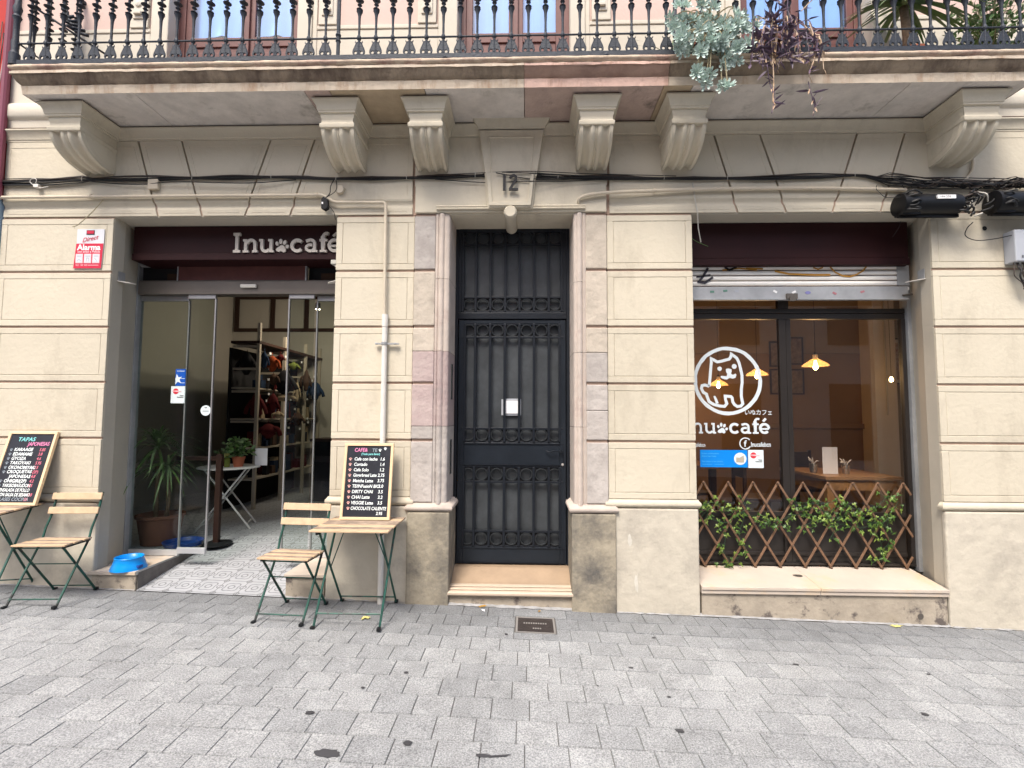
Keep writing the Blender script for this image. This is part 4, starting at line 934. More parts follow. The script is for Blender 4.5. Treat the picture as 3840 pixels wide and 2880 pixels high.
barset([-.557]+bars+[.304], 2.46, 3.164); barset([-.536]+bars+[.286], 1.335, 2.354); barset([-.536]+bars+[.286], .459, 1.122)
rg = None; cen = [(a+b)/2 for a, b in zip([-.545]+bars, bars+[.295])]
for z in (3.110, 2.522, 2.295, 1.392, 1.058, .520):
    for x in cen:
        if rg is None:
            q = MB(); q.torus((0, 0, 0), .049, .0060, 24, 6); q.cm = 1; N_ = 32; vs = [(.051*cos(2*pi*i/N_), .012, .051*sin(2*pi*i/N_)) for i in range(N_)]
            for i in range(N_): ca, sa = cos(2*pi*i/N_), sin(2*pi*i/N_); k__ = .060/max(abs(ca), abs(sa)); vs.append((ca*k__, .012, sa*k__))
            q.add(vs, [(i, (i+1) % N_, N_+(i+1) % N_, N_+i) for i in range(N_)]); rg = q.build('ring', ['iron_ring', 'ink_black'], t, smooth='a', loc=(x, y0+.010, z))
        else: inst(rg, (x, y0+.010, z))
q = MB(); q.box(-.6, .35, .368, .376, .45, 3.17); q.build('wire_screen', 'screen', t)
q = MB(); q.box(-.183, -.072, y0+.022, y0+.026, 1.577, 1.688); q.build('paper_notice', 'paper', t)
q = MB(); q.box(-.215, -.193, y0+.030, y0+.034, 1.562, 1.70); q.box(-.193, -.05, y0+.030, y0+.034, 1.56, 1.575); q.box(-.193, -.05, y0+.030, y0+.034, 1.69, 1.705); q.box(-.06, -.045, y0+.03, y0+.034, 1.562, 1.70); q.build('tape', 'greyplastic', t)
q = MB(); q.tube(spline([(.17, y0-.008, 1.262), (.20, y0-.02, 1.25), (.235, y0-.024, 1.262), (.27, y0-.022, 1.256), (.29, y0-.015, 1.262)], 4), [.008]*17 if False else .0055, 6); q.lathe([(0, -.03), (.014, -.028), (.016, 0)], (.295, y0, 1.258), n=12, axis='y'); q.build('handle', 'iron', t, smooth='a')
q = MB(); q.lathe([(0, -.01), (.010, -.008), (.012, 0)], (.308, y0, 1.145), n=12, axis='y'); q.build('lock_cylinder', 'metal_bright', t)
q = MB(); q.box(-.632, -.618, .12, .20, 1.69, 1.985); q.build('intercom_a', 'steel', None, bevel=.003); io = q and S.objects['intercom_a']; io.name = 'intercom'; tag(io, 'slim steel intercom panel on the left reveal of the iron door', 'intercom')
q = MB(); q.box(-.628, -.618, .10, .19, 1.08, 1.36); o = q.build('notice_plate', 'steel', bevel=.003); tag(o, 'narrow metal plate low on the left reveal of the iron door', 'plate')
# ================================================================ STREET FURNITURE
def make_chair(label, x, y, rz):
    t = thing('folding_chair', label, 'folding chair', (x, y, gz(x)), rz, group='green folding chairs in front of the facade')
    for s_ in (-1, 1):
        q = MB(); X = s_*.172
        q.tube([(X, -.195, .008), (X, -.182, .012), (X, -.172, .03), (X, .075, .415), (X, .10, .50), (X, .15, .60), (X, .195, .76)], [.0085]*7, 6, flat=1); q.build('back_leg_frame', 'green_steel', t, smooth='a')
        q = MB(); X = s_*.156
        q.tube([(X, .20, .008), (X, .185, .012), (X, .175, .03), (X, -.135, .408)], .0085, 6); q.build('front_leg_frame', 'green_steel', t, smooth='a')
        for fx, fy in ((s_*.172, -.198), (s_*.156, .202)):
            q = MB(); q.box(fx-.012, fx+.012, fy-.018, fy+.012, 0, .02); q.build('foot_cap', 'black_steel', t, bevel=.003)
    for X, yy, zz_, r_ in ((.172, -.158, .052, .0055), (.156, .165, .045, .0055), (.172, -.02, .262, .0045), (.165, .08, .418, .0055), (.165, -.13, .405, .0055)): q = MB(); q.tube([(-X, yy, zz_), (X, yy, zz_)], r_, 6); q.build('crossbar', 'green_steel', t)
    q = MB()
    for s_ in (-1, 1): q.box(s_*.163-.006, s_*.163+.006, -.15, .10, .404, .420)
    q.build('seat_rail', 'black_steel', t)
    for k in range(6):
        ya = -.165+k*.044; q = MB(); q.box(-.188, .188, ya, ya+.034, .421, .434); q.build('seat_slat', 'wood_grey' if k % 2 else 'wood', t, bevel=.003)
    for z, yy in ((.60, .138), (.705, .168)):
        q = MB(); T = Matrix.Translation((0, yy, z)) @ Matrix.Rotation(rad(-14), 4, 'X'); q.box(-.188, .188, -.014, .0, 0, .052, T); q.build('back_slat', 'wood', t, bevel=.003)
    return t
make_chair('folding chair with green legs and pale slats beside the cafe and tea chalkboard table', -1.683, -.312, rad(-4))
make_chair('folding chair with green legs and pale slats beside the tapas board, left of the entrance', -3.525, -.245, rad(4))
def make_table(label, x, y, rz):
    t = thing('folding_table', label, 'folding table', (x, y, gz(x)), rz, group='green folding tables in front of the facade')
    H = .655
    for k in range(7):
        ya = -.255+k*.0735; q = MB(); q.box(-.275, .275, ya, ya+.060, H-.013, H); q.build('top_slat', 'wood_grey' if k in (1, 3, 4, 6) else 'wood', t, bevel=.003)
    q = MB()
    for s_ in (-1, 1): q.box(s_*.222-.006, s_*.222+.006, -.25, .25, H-.032, H-.014)
    q.build('top_rail', 'black_steel', t)
    for s_ in (-1, 1):
        X = s_*.226; q = MB(); q.tube([(X, -.255, .008), (X, -.238, .014), (X, -.226, .04), (X, .14, H-.03)], .008, 6); q.build('leg', 'green_steel', t, smooth='a')
        X = s_*.212; q = MB(); q.tube([(X, .255, .008), (X, .238, .014), (X, .226, .04), (X, -.215, H-.03)], .008, 6); q.build('leg', 'green_steel', t, smooth='a')
        for fx, fy in ((s_*.226, -.258), (s_*.212, .258)):
            q = MB(); q.box(fx-.013, fx+.013, fy-.018, fy+.012, 0, .022); q.build('foot_cap', 'black_steel', t, bevel=.003)
        q = MB(); q.tube([(s_*.216, .01, .33), (s_*.10, -.02, H-.02)], .0045, 6); q.build('brace', 'green_steel', t)
    for X, yy, zz_ in ((.226, -.20, .085), (.212, .205, .06)): q = MB(); q.tube([(-X, yy, zz_), (X, yy, zz_)], .006, 6); q.build('crossbar', 'green_steel', t)
    return t
make_table('slatted folding table carrying the cafe and tea chalkboard, in front of the pillar', -1.213, -.285, rad(0))
make_table('slatted folding table carrying the tapas chalkboard at the left edge', -4.075, -.285, rad(14))
# chalkboards
def board(label, xl, yl, zl, w, h, tilt, rz, lines):
    t = thing('chalkboard', label, 'chalkboard', (xl, yl, zl), rz)
    T = Matrix.Rotation(-tilt, 4, 'X'); fw = .021
    for (a, b, c, d) in ((-w/2, w/2, 0, fw), (-w/2, w/2, h-fw, h), (-w/2, -w/2+fw, fw, h-fw), (w/2-fw, w/2, fw, h-fw)):
        q = MB(); q.box(a, b, -.012, .012, c, d, T); q.build('frame', 'wood_pale', t, bevel=.002)
    q = MB(); q.box(-w/2+fw, w/2-fw, -.004, .008, fw, h-fw, T); q.build('slate', 'slate', t)
    for mm in sorted(set(l[0] for l in lines)):
        q = MB()
        for (m2, s_, x, z, sz, sx) in lines:
            if m2 != mm: continue
            if s_ == '*':
                for (dx, dz, r) in ((0, 0, .0068), (-.009, .007, .003), (-.004, .012, .003), (.003, .012, .003), (.009, .008, .003)): q.prism([(x+dx+r*cos(2*pi*i/8), z+dz+r*sin(2*pi*i/8)) for i in range(8)], -.0058, -.0045, T)
            else:
                q.text(s_, x, z, -.0052, sz, sx=sx, bold=.0007, shear=.12, T=T, rot=U(-.012, .018))
        q.build('writing', mm, t)
    return t
L2 = [('chalk_pink', 'CAFE&', -.115, .512, .040, .85), ('chalk_grey', 'TE', .022, .512, .036, 1.), ('chalk_white', '*', .085, .520, 0, 0), ('chalk_white', '*', .125, .532, 0, 0), ('chalk_blue', '(Todo para llevar)', -.06, .487, .022, .9)]
items = [('Cafe con leche', '1.6'), ('Cortado', '1.4'), ('Cafe Solo', '1.2'), ('Gingerbread Latte', '2.75'), ('Matcha Latte', '3.75'), ('TE/INFusioN BIO', '2.0'), ('DIRTY CHAI', '3.5'), ('CHAI Latte', '3.2'), ('VEGGIE Latte', '3.5'), ('CHOCOLATE CALIENTE', '')]
for i, (a, b) in enumerate(items):
    z = .445-i*.0412; L2.append(('chalk_salmon', '*', -.142+.001*i, z+.006, 0, 0)); L2.append(('chalk_white', a, -.112-.002*(i > 4), z, .034, {3: .72, 5: .86, 9: .74}.get(i, .88)))
    if b: L2.append(('chalk_white', b, .088 if len(b) < 4 else .078, z, .034, .9))
L2.append(('chalk_white', '2.95', .082, .038, .032, .9))
board('black chalkboard with cafe and tea prices, standing on the folding table against the pillar', -1.218, -.172, gz(-1.212)+.656, .382, .578, rad(8.5), rad(0), L2)
L1 = [('chalk_blue', 'TAPAS', -.115, .505, .045, 1.1), ('chalk_pink', 'JAPONESAS', -.02, .468, .042, .82)]
it1 = [('KARAAGE', '5.85'), ('EDAMAME', '3.8'), ('GYOZA', '4.6'), ('TAKOYAKI', '5.95'), ('OKONOMIYAKI', '7.5'), ('CROQUETAS', '(2P)'), ('   JAPONESAS', '4.8'), ('ONIGIRI(2P)', '4.2'), ('YAKISOBA/UDON', '8.5'), ('ENSALADA DE POLLO', ''), ('CON SALSA DE SESAMO', '7.8'), ('CLASES COCINA', '20')]
for i, (a, b) in enumerate(it1):
    z = .425-i*.0355
    if i not in (6, 10): L1.append(('chalk_grey', '*', -.142, z+.006, 0, 0))
    L1.append(('chalk_grey' if i == 11 else 'chalk_white', a, -.118 if i < 9 else -.13, z, .036, {9: .68, 10: .66, 4: .86, 8: .78}.get(i, .95)))
    if b: L1.append(('chalk_red', b, .09 if i != 10 else .11, z, .033, .85))
board('black chalkboard listing Japanese tapas, leaning on the wall at the left edge', -3.985, -.165, gz(-4.0)+.656, .40, .585, rad(15.5), rad(0), L1)
# bowl
t = thing('dog_bowl', 'bright blue plastic dog bowl on the marble step left of the entrance', 'bowl', (-3.215, .075, .310))
q = MB(); q.lathe([(.128, .0), (.128, .004), (.112, .04), (.098, .082), (.102, .090), (.099, .095), (.090, .090), (.080, .05), (.07, .022), (0, .020)], n=40, closed=True); q.build('shell', 'blue_bowl', t, smooth='a', ang=50)
q = MB(); q.box(.098, .124, -.055, -.005, .012, .036); q.build('grip_slot', 'blue_dark', t, bevel=.006)
# manhole
t = thing('access_cover', 'small rectangular cast iron access cover set in the pavement before the iron door', 'manhole cover', (.070, -.314, gz(.07)), 0)
t.rotation_euler = (0, math.atan(.0285), 0)
q = MB(); 
for b_ in ((-.138, .138, -.134, -.122), (-.138, .138, .122, .134), (-.138, -.126, -.122, .122), (.126, .138, -.122, .122)): q.box(b_[0], b_[1], b_[2], b_[3], -.012, .001)
q.build('frame', 'metal_bright', t)
q = MB(); q.box(-.125, .125, -.121, .121, -.016, -.002); q.box(-.144, .144, -.14, .14, -.03, -.017)
for k in range(9): q.box(-.11+.0*k, .11, .07-.021*k, .074-.021*k, -.0025, -.0008)
q.build('lid', 'manhole', t)
q = MB(); T = Matrix(((1, 0, 0, 0), (0, 0, 1, 0), (0, 1, 0, 0), (0, 0, 0, 1)))
[q.box(-.085+.017*k_, -.074+.017*k_, .016, .036, -.0008, .0006) for k_ in range(10)]; [q.box(-.02+.016*k_, -.009+.016*k_, -.068, -.05, -.0008, .0006) for k_ in range(4)]; q.build('raised_marks', 'metal_bright', t)
# fallen leaves
def fleaf(x, y, s, rz, mm, label):
    t = MB(); pts = []; random.seed(int(x*100))
    n = 12
    for i in range(n): a = 2*pi*i/n; r = s*(1 if i % 2 == 0 else .6)*U(.75, 1.1); pts.append((r*cos(a), r*.6*sin(a), U(.003, .014)))
    pts.append((0, 0, .012)); t.add(pts, [(i, (i+1) % n, n) for i in range(n)]); o = t.build('fallen_leaf', mm, loc=(x, y, gz(x))); o.rotation_euler = (0, 0, rz); tag(o, label, 'leaf')
fleaf(-.34, -.028, .045, .3, 'leaf_fall', 'dry orange leaf lying against the marble doorstep'); fleaf(.103, -.075, .018, 1, 'leaf_fall', 'tiny dry leaf on the pavers just above the access cover')
fleaf(-1.14, -.345, .05, .1, 'leaf_yellow', 'yellow brown leaf under the folding table by the pillar'); fleaf(2.77, -.05, .05, 0, 'leaf_yellow', 'pale yellow leaf beside the stained base of the cafe window')
fleaf(-.32, -.11, .025, 2, 'paper', 'white scrap on the pavers below the doorstep')
random.seed(21)
# ================================================================ WALL FITTINGS
t = thing('alarm_sign', 'red and grey alarm warning plate on the left pillar', 'sign', (-3.63, -.004, 2.757))
q = MB(); q.prism([(-.122, 0), (.109, 0), (.122, .21), (.122, .332), (-.108, .332), (-.108, .21)], -.004, .002); q.build('plate', 'sign_grey', t)
q = MB(); q.prism([(-.124, 0), (.111, 0), (.121, .209), (-.109, .209)], -.006, -.0042); q.build('red_field', 'red_sign', t)
q = MB(); q.text('Alarma', .0, .155, -.0065, .066, align='CENTER', bold=.0022, sx=1.02); q.build('lettering', 'label_white', t)
q = MB(); q.text('con aviso a Policía', -.0, .132, -.0065, .026, align='CENTER', bold=.0006); q.text('902 100 200', -.055, .02, -.0065, .02, align='CENTER'); q.box(.0, .09, -.007, -.0062, .024, .028); q.build('small_lettering', 'sign_pink', t)
for i in range(3):
    q = MB(); x = -.107+.071*i; q.box(x, x+.062, -.0075, -.0062, .043, .122); q.build('pictogram_box', 'sign_pink', t, bevel=.001)
    q = MB(); q.box(x+.006, x+.056, -.0082, -.0076, .049, .116); q.build('pictogram_field', 'sign_grey', t)
    q = MB(); q.box(x+.012, x+.05, -.0086, -.0083, .102, .106); q.box(x+.012, x+.05, -.0086, -.0083, .095, .098)
    q.ribbon([(x+.014, .062), (x+.03, .075), (x+.048, .062)] if i == 0 else ([(x+.022, .058), (x+.022, .085), (x+.042, .085), (x+.042, .058)] if i == 1 else [(x+.02, .085), (x+.032, .072), (x+.042, .056)]), .005, -.0086, -.0083); q.build('pictogram', 'greyplastic', t)
q = MB(); q.box(-.028, .04, -.006, -.0042, .284, .322); q.build('logo_box', 'ink_black', t); q = MB(); q.box(-.024, .036, -.0068, -.0061, .292, .318); q.build('logo_field', 'red_sign', t)
q = MB(); q.text('Direct', .005, .232, -.0055, .052, align='CENTER', shear=.5, rot=.22, bold=.0004); q.build('script', 'red_sign', t)
# pipes
def pipe(name, pts, r, mm, label, cat, clamps=(), coup=()):
    t = thing(name, label, cat, pts[0]); P = Vector(pts[0]); q = MB()
    q.tube([Vector(p)-P for p in pts], r, 12); q.build('tube', mm, t, smooth='a', ang=60)
    for c, ax in clamps:
        q = MB()
        if ax == 'x': q.lathe([(r+.001, -.008), (r+.004, -.008), (r+.004, .008), (r+.001, .008)], Vector(c)-P, n=12, axis='x'); q.box(c[0]-P.x-.004, c[0]-P.x+.004, c[1]-P.y, -P.y+.01, c[2]-P.z+r, c[2]-P.z+r+.012)
        else: q.lathe([(r+.001, -.012), (r+.006, -.012), (r+.006, .012), (r+.001, .012)], Vector(c)-P, n=14, axis='z')
        q.build('clamp', 'galv' if mm == 'pipe_white' else mm, t)
    return t
def bend(pts, r=.03, k=5):
    P = [Vector(p) for p in pts]; out = [P[0]]
    for i in range(1, len(P)-1):
        a = (P[i-1]-P[i]).normalized(); b = (P[i+1]-P[i]).normalized(); rr = min(r, (P[i-1]-P[i]).length*.45, (P[i+1]-P[i]).length*.45)
        for j in range(k+1): u = j/k; out.append((P[i]+a*rr)*(1-u)**2+P[i]*2*u*(1-u)+(P[i]+b*rr)*u*u)
    return out+[P[-1]]
y = -.038
pipe('wall_pipe', bend([(-4.6, y, 3.352), (-1.672, y, 3.352), (-1.572, y, 3.289), (-1.149, y, 3.285), (-1.141, y, 2.36)]), .0125, 'pipe_paint', 'thin cream painted pipe running along the lintel and down the pillar beside the entrance', 'pipe', clamps=[((-3.62, y, 3.352), 'x'), ((-1.72, y, 3.352), 'x')])
t = pipe('wall_pipe', [(-1.137, -.028, 2.365), (-1.136, -.028, 1.40), (-1.133, -.028, .95), (-1.125, -.045, .80), (-1.122, -.050, .1)], .0215, 'pipe_white', 'thick pale protective pipe on the pillar ending behind the chalkboard', 'pipe')
q = MB(); q.lathe([(.022, -.01), (.027, -.01), (.027, .01), (.022, .01)], (0, 0, 2.13-2.365), n=14); q.box(-.075, -.026, -.006, .012, 2.122-2.365, 2.134-2.365); q.box(.026, .115, -.006, .012, 2.122-2.365, 2.134-2.365); q.lathe([(0, -.014), (.008, -.012), (.008, .01)], (.09, -.004, 2.128-2.365), n=8, axis='y'); q.lathe([(0, -.014), (.008, -.012), (.008, .01)], (-.065, -.004, 2.128-2.365), n=8, axis='y'); q.build('clamp', 'galv', t)
q = MB(); q.lathe([(.0215, 0), (.0245, 0), (.0245, -.10), (.0215, -.10)], (0, 0, 0), n=14); q.build('coupling', 'pipe_white', t)
pipe('wall_pipe', spline([(.44, -.004, 3.268), (.415, -.03, 3.285), (.45, -.05, 3.318), (.62, -.055, 3.343), (1.0, -.048, 3.360), (1.4, -.042, 3.373), (1.9, -.038, 3.378), (2.4, -.036, 3.375), (3.0, -.036, 3.357)], 5), .0135, 'pipe_paint', 'curved cream painted conduit above the cafe window running to the black closures', 'pipe', clamps=[((1.02, -.048, 3.360), 'x'), ((2.27, -.036, 3.3755), 'x')])
pipe('wall_pipe', spline([(3.50, -.03, 3.75), (3.53, -.035, 3.62), (3.52, -.03, 3.50), (3.44, -.03, 3.42), (3.38, -.04, 3.40)], 5), .012, 'pipe_paint', 'short cream painted pipe curving down beside the rightmost console', 'pipe')
q = MB(); q.tube([(1.335, -.018, 3.44), (1.345, -.02, 3.33), (1.365, -.03, 3.19), (1.385, .02, 3.08), (1.418, .06, 2.975)], .0045, 6); tag(q.build('dangling_wire', 'cable_pale'), 'pale wire hanging in front of the maroon shutter housing', 'wire')
q = MB(); q.tube(spline([(1.33, .10, 3.045), (1.40, .10, 2.995), (1.49, .10, 2.955)], 4), .002, 5); tag(q.build('plant_shoot', 'green_leaf'), 'thin green shoot at the top left corner of the shutter housing', 'shoot')
q = MB(); q.tube(spline([(-3.515, -.028, 3.33), (-3.58, -.05, 3.22), (-3.66, -.085, 3.10), (-3.695, -.10, 3.075)], 4), .0035, 5); q.tube([(-3.69, -.10, 3.08), (-3.675, -.10, 3.06)], .002, 5); tag(q.build('weed_stem', 'succ_stem'), 'dry stem sticking out from the pipe above the alarm plate', 'twig')
# boxes on the facade
q = MB(); q.box(-3.137, -3.048, -.045, -.010, 3.412, 3.498); tag(q.build('junction_box', 'pipe_paint', bevel=.006), 'small square cream junction box under the cable bundle above the entrance', 'junction box')
q = MB(); q.lathe([(0, -.045), (.032, -.045), (.036, -.04), (.036, -.008)], (-1.532, 0, 3.40), n=28, axis='y'); tag(q.build('round_cover', 'pipe_paint', smooth='a'), 'round cream cover disc on the wall left of the pillar top', 'cover')
t = thing('hanging_lamp', 'small black lamp hanging from wires beside the round cover', 'lamp', (-1.637, -.05, 3.27))
q = MB(); q.prism([(-.028, -.045), (0, -.062), (.030, -.042), (.026, .03), (-.012, .055), (-.03, .03)], -.03, .01); q.build('housing', 'blackplastic', t, bevel=.006)
q = MB(); q.box(-.022, -.010, -.033, -.030, -.012, .004); q.build('lens', 'label_white', t)
q = MB(); q.tube(spline([(-.005, 0, .05), (.03, 0, .09), (.035, .0, .15), (.05, .02, .21)], 4), .004, 5); q.tube(spline([(.02, 0, -.01), (.06, .02, -.06), (.07, .03, -.12)], 4), .003, 5); q.tube(spline([(-.01, 0, .05), (.07, .0, .10), (.085, .0, .15), (.07, .02, .21)], 4), .003, 5); q.build('wire', 'cable', t)
# cable bundle
t = thing('cable_bundle', 'bundle of black cables strapped along the facade above the door', 'cables', (0, -.03, 3.49))
def bz(x):  # height of the bundle above the origin along the facade
    K_ = [(-4.6, 3.475), (-4.0, 3.486), (-3.69, 3.503), (-3.2, 3.502), (-2.76, 3.506), (-2.1, 3.508), (-1.56, 3.490), (-1.0, 3.492), (-.6, 3.50), (-.25, 3.508), (.4, 3.48), (1.1, 3.468), (1.7, 3.465), (2.3, 3.475), (2.62, 3.482), (2.9, 3.43), (3.2, 3.40), (3.6, 3.385), (4.4, 3.38)]
    for (a, za), (b, zb) in zip(K_, K_[1:]):
        if a <= x <= b: u = (x-a)/(b-a); u = u*u*(3-2*u); return za+(zb-za)*u-3.49
    return 0
nodesx = [-3.69, -2.76, -2.1, -1.56, -.98, -.42, .25, 1.1, 1.6, 2.6]
for c in range(13):
    pts = []; ph = U(0, 6); am = U(.004, .012)+(.012 if c > 9 else 0); oy, oz = U(-.010, .006), U(-.012, .012); rr = U(.0026, .0048)
    x = -4.6
    while x < 4.4:
        d = min(abs(x-n_) for n_ in nodesx); sp = min(1., d/.3)
        if x < -3.7: sp = 1.8
        if x > 2.8: sp = 2.8
        if -.3 < x < .3 and c % 3 == 0: sp += 1
        pts.append((x, oy*(.6+sp*.5)-.01*(x > 2.8), bz(x)+(oz*(.5+.7*sp))+am*sin(x*2.2+ph)*sp*.7)); x += .09
    q = MB(); q.tube(pts, rr, 6); q.build('cable', ['cable', 'cable', 'cable', 'cable_brown', 'cable'][c % 5], t, smooth=True)
for (pts, rr) in (([(-.75, 0, -.01), (-.35, -.01, -.045), (0, -.045, -.055), (.3, -.02, -.045), (.7, -.01, -.025)], .0035), ([(-3.65, 0, .0), (-3.4, -.005, -.028), (-3.15, -.01, -.035), (-2.9, -.02, -.022), (-2.3, -.02, -.038), (-1.9, 0, -.005)], .004),
                  ([(-.25, -.05, .015), (.0, -.04, -.03), (.2, -.02, -.02), (.6, -.01, -.01)], .004), ([(-.2, -.05, .02), (.1, -.04, .01), (.5, -.01, .0), (.9, -.01, -.015)], .004), ([(-.9, 0, .02), (-.5, -.01, .03), (0, -.03, .035), (.5, -.01, .02), (1.2, 0, .0)], .003)):
    q = MB(); q.tube(spline(pts, 6), rr, 6); q.build('cable', 'cable', t, smooth=True)
for x in nodesx:
    q = MB(); q.torus((x, 0, bz(x)), .017, .0022, 14, 5, axis='z') if False else q.tube([(x+U(-.002, .004), -.019, bz(x)+.02), (x, -.022, bz(x)), (x+U(-.004, .004), -.018, bz(x)-.02)], .0022, 5); q.build('cable_tie', 'cable_pale', t)
q = MB(); q.box(-4.09, -4.05, -.03, .0, -.06, -.035); q.tube(spline([(-4.07, -.03, -.03), (-4.06, -.035, .0), (-4.10, -.03, .012), (-4.13, -.02, -.01), (-4.10, -.02, -.04)], 4), .003, 5); q.tube([(-4.06, -.02, -.06), (-4.02, -.03, -.07), (-3.97, -.02, -.055)], .003, 5); q.build('wall_hook', 'pipe_white', t)
for k in range(30):
    x0 = U(2.75, 3.9); z0 = bz(x0)+U(-.02, .03); pts = [(x0, U(-.03, .02), z0)]
    for j in range(4): pts.append((pts[-1][0]+U(.03, .14), U(-.10, .0), bz(min(4.3, pts[-1][0]+.1))+U(-.05, .035)))
    q = MB(); q.tube(spline(pts, 4), U(.003, .006), 6); q.build('cable', ['cable', 'cable_brown', 'cable', 'cable', 'cable_brown'][k % 5], t, smooth=True)
# splice closures
def closure(x0, x1, yc, zc, r, lab, txt, label, loose):
    t = thing('splice_closure', label, 'cable closure', (x0, yc, zc)); L = x1-x0
    q = MB(); q.lathe([(r*.8, 0), (r*.98, .004), (r, .02), (r*.96, .10), (r*.93, .12), (r*.93, L-.05), (r*.86, L-.02), (r*.6, L)], (0, 0, 0), n=24, axis='x')
    q.box(.0, L*.96, -.012, .012, -r-.012, -r+.01); q.box(.0, .14, -.04, .04, -r*.98, -r*.7); q.build('body', 'blackplastic', t, smooth='a', ang=35)
    q = MB(); q.box(L*.5, L*.5+.135, -r-.0015, -r+.012, r*.15, r*.15+.028); q.build('label_strip', 'label_white', t)
    q = MB(); q.text(txt, L*.5+.010, r*.15+.006, -r-.002, .026, sx=1.05); q.build('label_text', 'ink_black', t)
    for k in range(9):
        a = U(-.07, .07); q = MB(); q.tube(spline([(L-.02, U(-.03, .02), a*.6), (L+U(.02, .05), U(-.04, .0), a+U(-.02, .05)), (L+U(.05, .10), U(-.05, 0), U(-.02, .12)), (L+U(.08, .16), U(-.03, .02), U(.02, .16))], 4), U(.004, .008), 6); q.build('cable_tail', ['cable', 'cable', 'cable_brown'][k % 3], t, smooth=True)
    for k in range(8):
        q = MB(); z1 = U(-.06, .06); q.tube(spline([(.02, -r*.7, z1), (.05+U(0, .04), -r-.012, z1+U(-.02, .02)), (.08+U(0, .05), -r*.9, z1+U(-.03, .03))], 4), .006, 6); q.build('end_knob', 'cable', t, smooth=True)
    return t
c1 = closure(2.868, 3.335, -.12, 3.198, .088, 1, '144-206', 'black cylindrical cable closure with white number label above the right jamb, left of its pair', 0)
c2 = closure(3.575, 4.10, -.12, 3.212, .090, 1, 'O-4.1.1', 'black cylindrical cable closure cut by the right edge of the picture', 0)
q = MB()
for k in range(16):
    x = U(3.28, 3.52); z = U(3.06, 3.22); a = U(0, 3.1); L = U(.05, .12); q.cm = 1 if k % 4 == 0 else 0
    q.tube(spline([(x, -.14+U(-.03, .03), z), (x+L*.5*cos(a), -.18+U(-.03, .03), z+L*.5*sin(a)), (x+L*cos(a), -.14, z+L*sin(a)+U(-.03, .02))], 4), U(.004, .009), 6)
q.build('capped_ends', ['cable', 'cable_pale'], c1, smooth=True) if False else None
for o_, (mm) in ((0, 'cable'),):
    ob = q.build('capped_ends', ['cable', 'cable_pale'], None, smooth=True); tag(ob, 'tangle of capped black and pale cable ends between the two black closures', 'cable ends')
q = MB(); q.tube(spline([(3.43, -.12, 3.06), (3.40, -.10, 3.02), (3.42, -.06, 2.975), (3.52, -.04, 2.945), (3.66, -.05, 2.955), (3.77, -.08, 2.975)], 5), .0035, 6); tag(q.build('loop_cable', 'cable', smooth=True), 'thin black cable looping from the closures to the grey meter box', 'cable')
q = MB(); q.tube(spline([(2.78, -.03, 3.40), (2.76, -.05, 3.36), (2.77, -.08, 3.31), (2.80, -.10, 3.27), (2.87, -.16, 3.245)], 4), .0028, 5); tag(q.build('loop_cable', 'cable', smooth=True), 'thin cable looping into the left end of the left black closure', 'cable')
q = MB(); q.tube([(2.955, -.03, 3.11), (2.953, -.005, 3.06), (2.948, .06, 3.01)], .0015, 4); tag(q.build('hanging_thread', 'cable'), 'thin black thread hanging below the left black closure', 'thread')
q = MB(); q.lathe([(0, 0), (.016, 0), (.018, -.002)], (3.62, -.001, 3.055), n=14, axis='y'); tag(q.build('drill_hole', 'ink_black'), 'dark round drill hole in the wall below the closures', 'hole')
t = thing('meter_box', 'grey plastic junction box with wires below it at the right edge', 'junction box', (3.84, -.05, 2.76))
q = MB(); q.box(-.085, .12, -.05, .05, 0, .25); q.build('case', 'greyplastic', t, bevel=.008)
q = MB(); q.text('R7S', -.045, .022, -.0515, .035); q.build('marking', 'ink_black', t)
for k in range(10):
    q = MB(); x = U(-.09, .06); q.tube(spline([(x, -.01, .0), (x+U(-.03, .03), -.03, -.05), (x+U(-.02, .05), -.03, -.11), (x+U(.0, .07), -.02, -.16), (x+U(.02, .1), -.01, -.21)], 4), U(.003, .007), 6); q.build('wire', ['cable', 'cable_brown', 'cable_pale', 'cable'][k % 4], t, smooth=True)
# ================================================================ TRELLIS AND IVY
t = thing('expanding_trellis', 'brown expanding wooden trellis standing on the marble ledge in front of the cafe window', 'trellis', (0, .33, 0))
s_ = .2063; x0 = 1.497-3*s_; xa, xb = 1.372, 3.195
for sg in (1, -1):
    for i in range(-3, 14):
        X0 = 1.497+i*s_; X1 = X0+sg*2*s_; z0, z1 = 1.003, .318
        def at_(x): return z0+(z1-z0)*(x-X0)/(X1-X0)
        pa, pb = (X0, z0), (X1, z1)
        lo, hi = (pa, pb) if pa[0] < pb[0] else (pb, pa)
        if hi[0] <= xa+.03 or lo[0] >= xb-.03: continue
        if lo[0] < xa: lo = (xa, at_(xa))
        if hi[0] > xb: hi = (xb, at_(xb))
        q = MB(); yy = 0 if sg > 0 else .012; d = (Vector(hi)-Vector(lo)).normalized()*.012; q.ribbon([(lo[0]-d.x, lo[1]-d.y), (hi[0]+d.x, hi[1]+d.y)], .0175, yy-.005, yy+.005); q.build('lath', 'trellis', t, bevel=.002)
q = MB()
rv_ = None
for r_ in range(5):
    for i in range(-1, 10):
        x = 1.497+i*s_+(s_/2 if r_ % 2 else 0); z = 1.003-r_*.17125
        if xa < x < xb:
            if rv_ is None: q = MB(); q.lathe([(0, -.013), (.004, -.012), (.005, -.006)], n=6, axis='y'); rv_ = q.build('rivet', 'alu_dark', t, loc=(x, 0, z))
            else: inst(rv_, (x, 0, z))
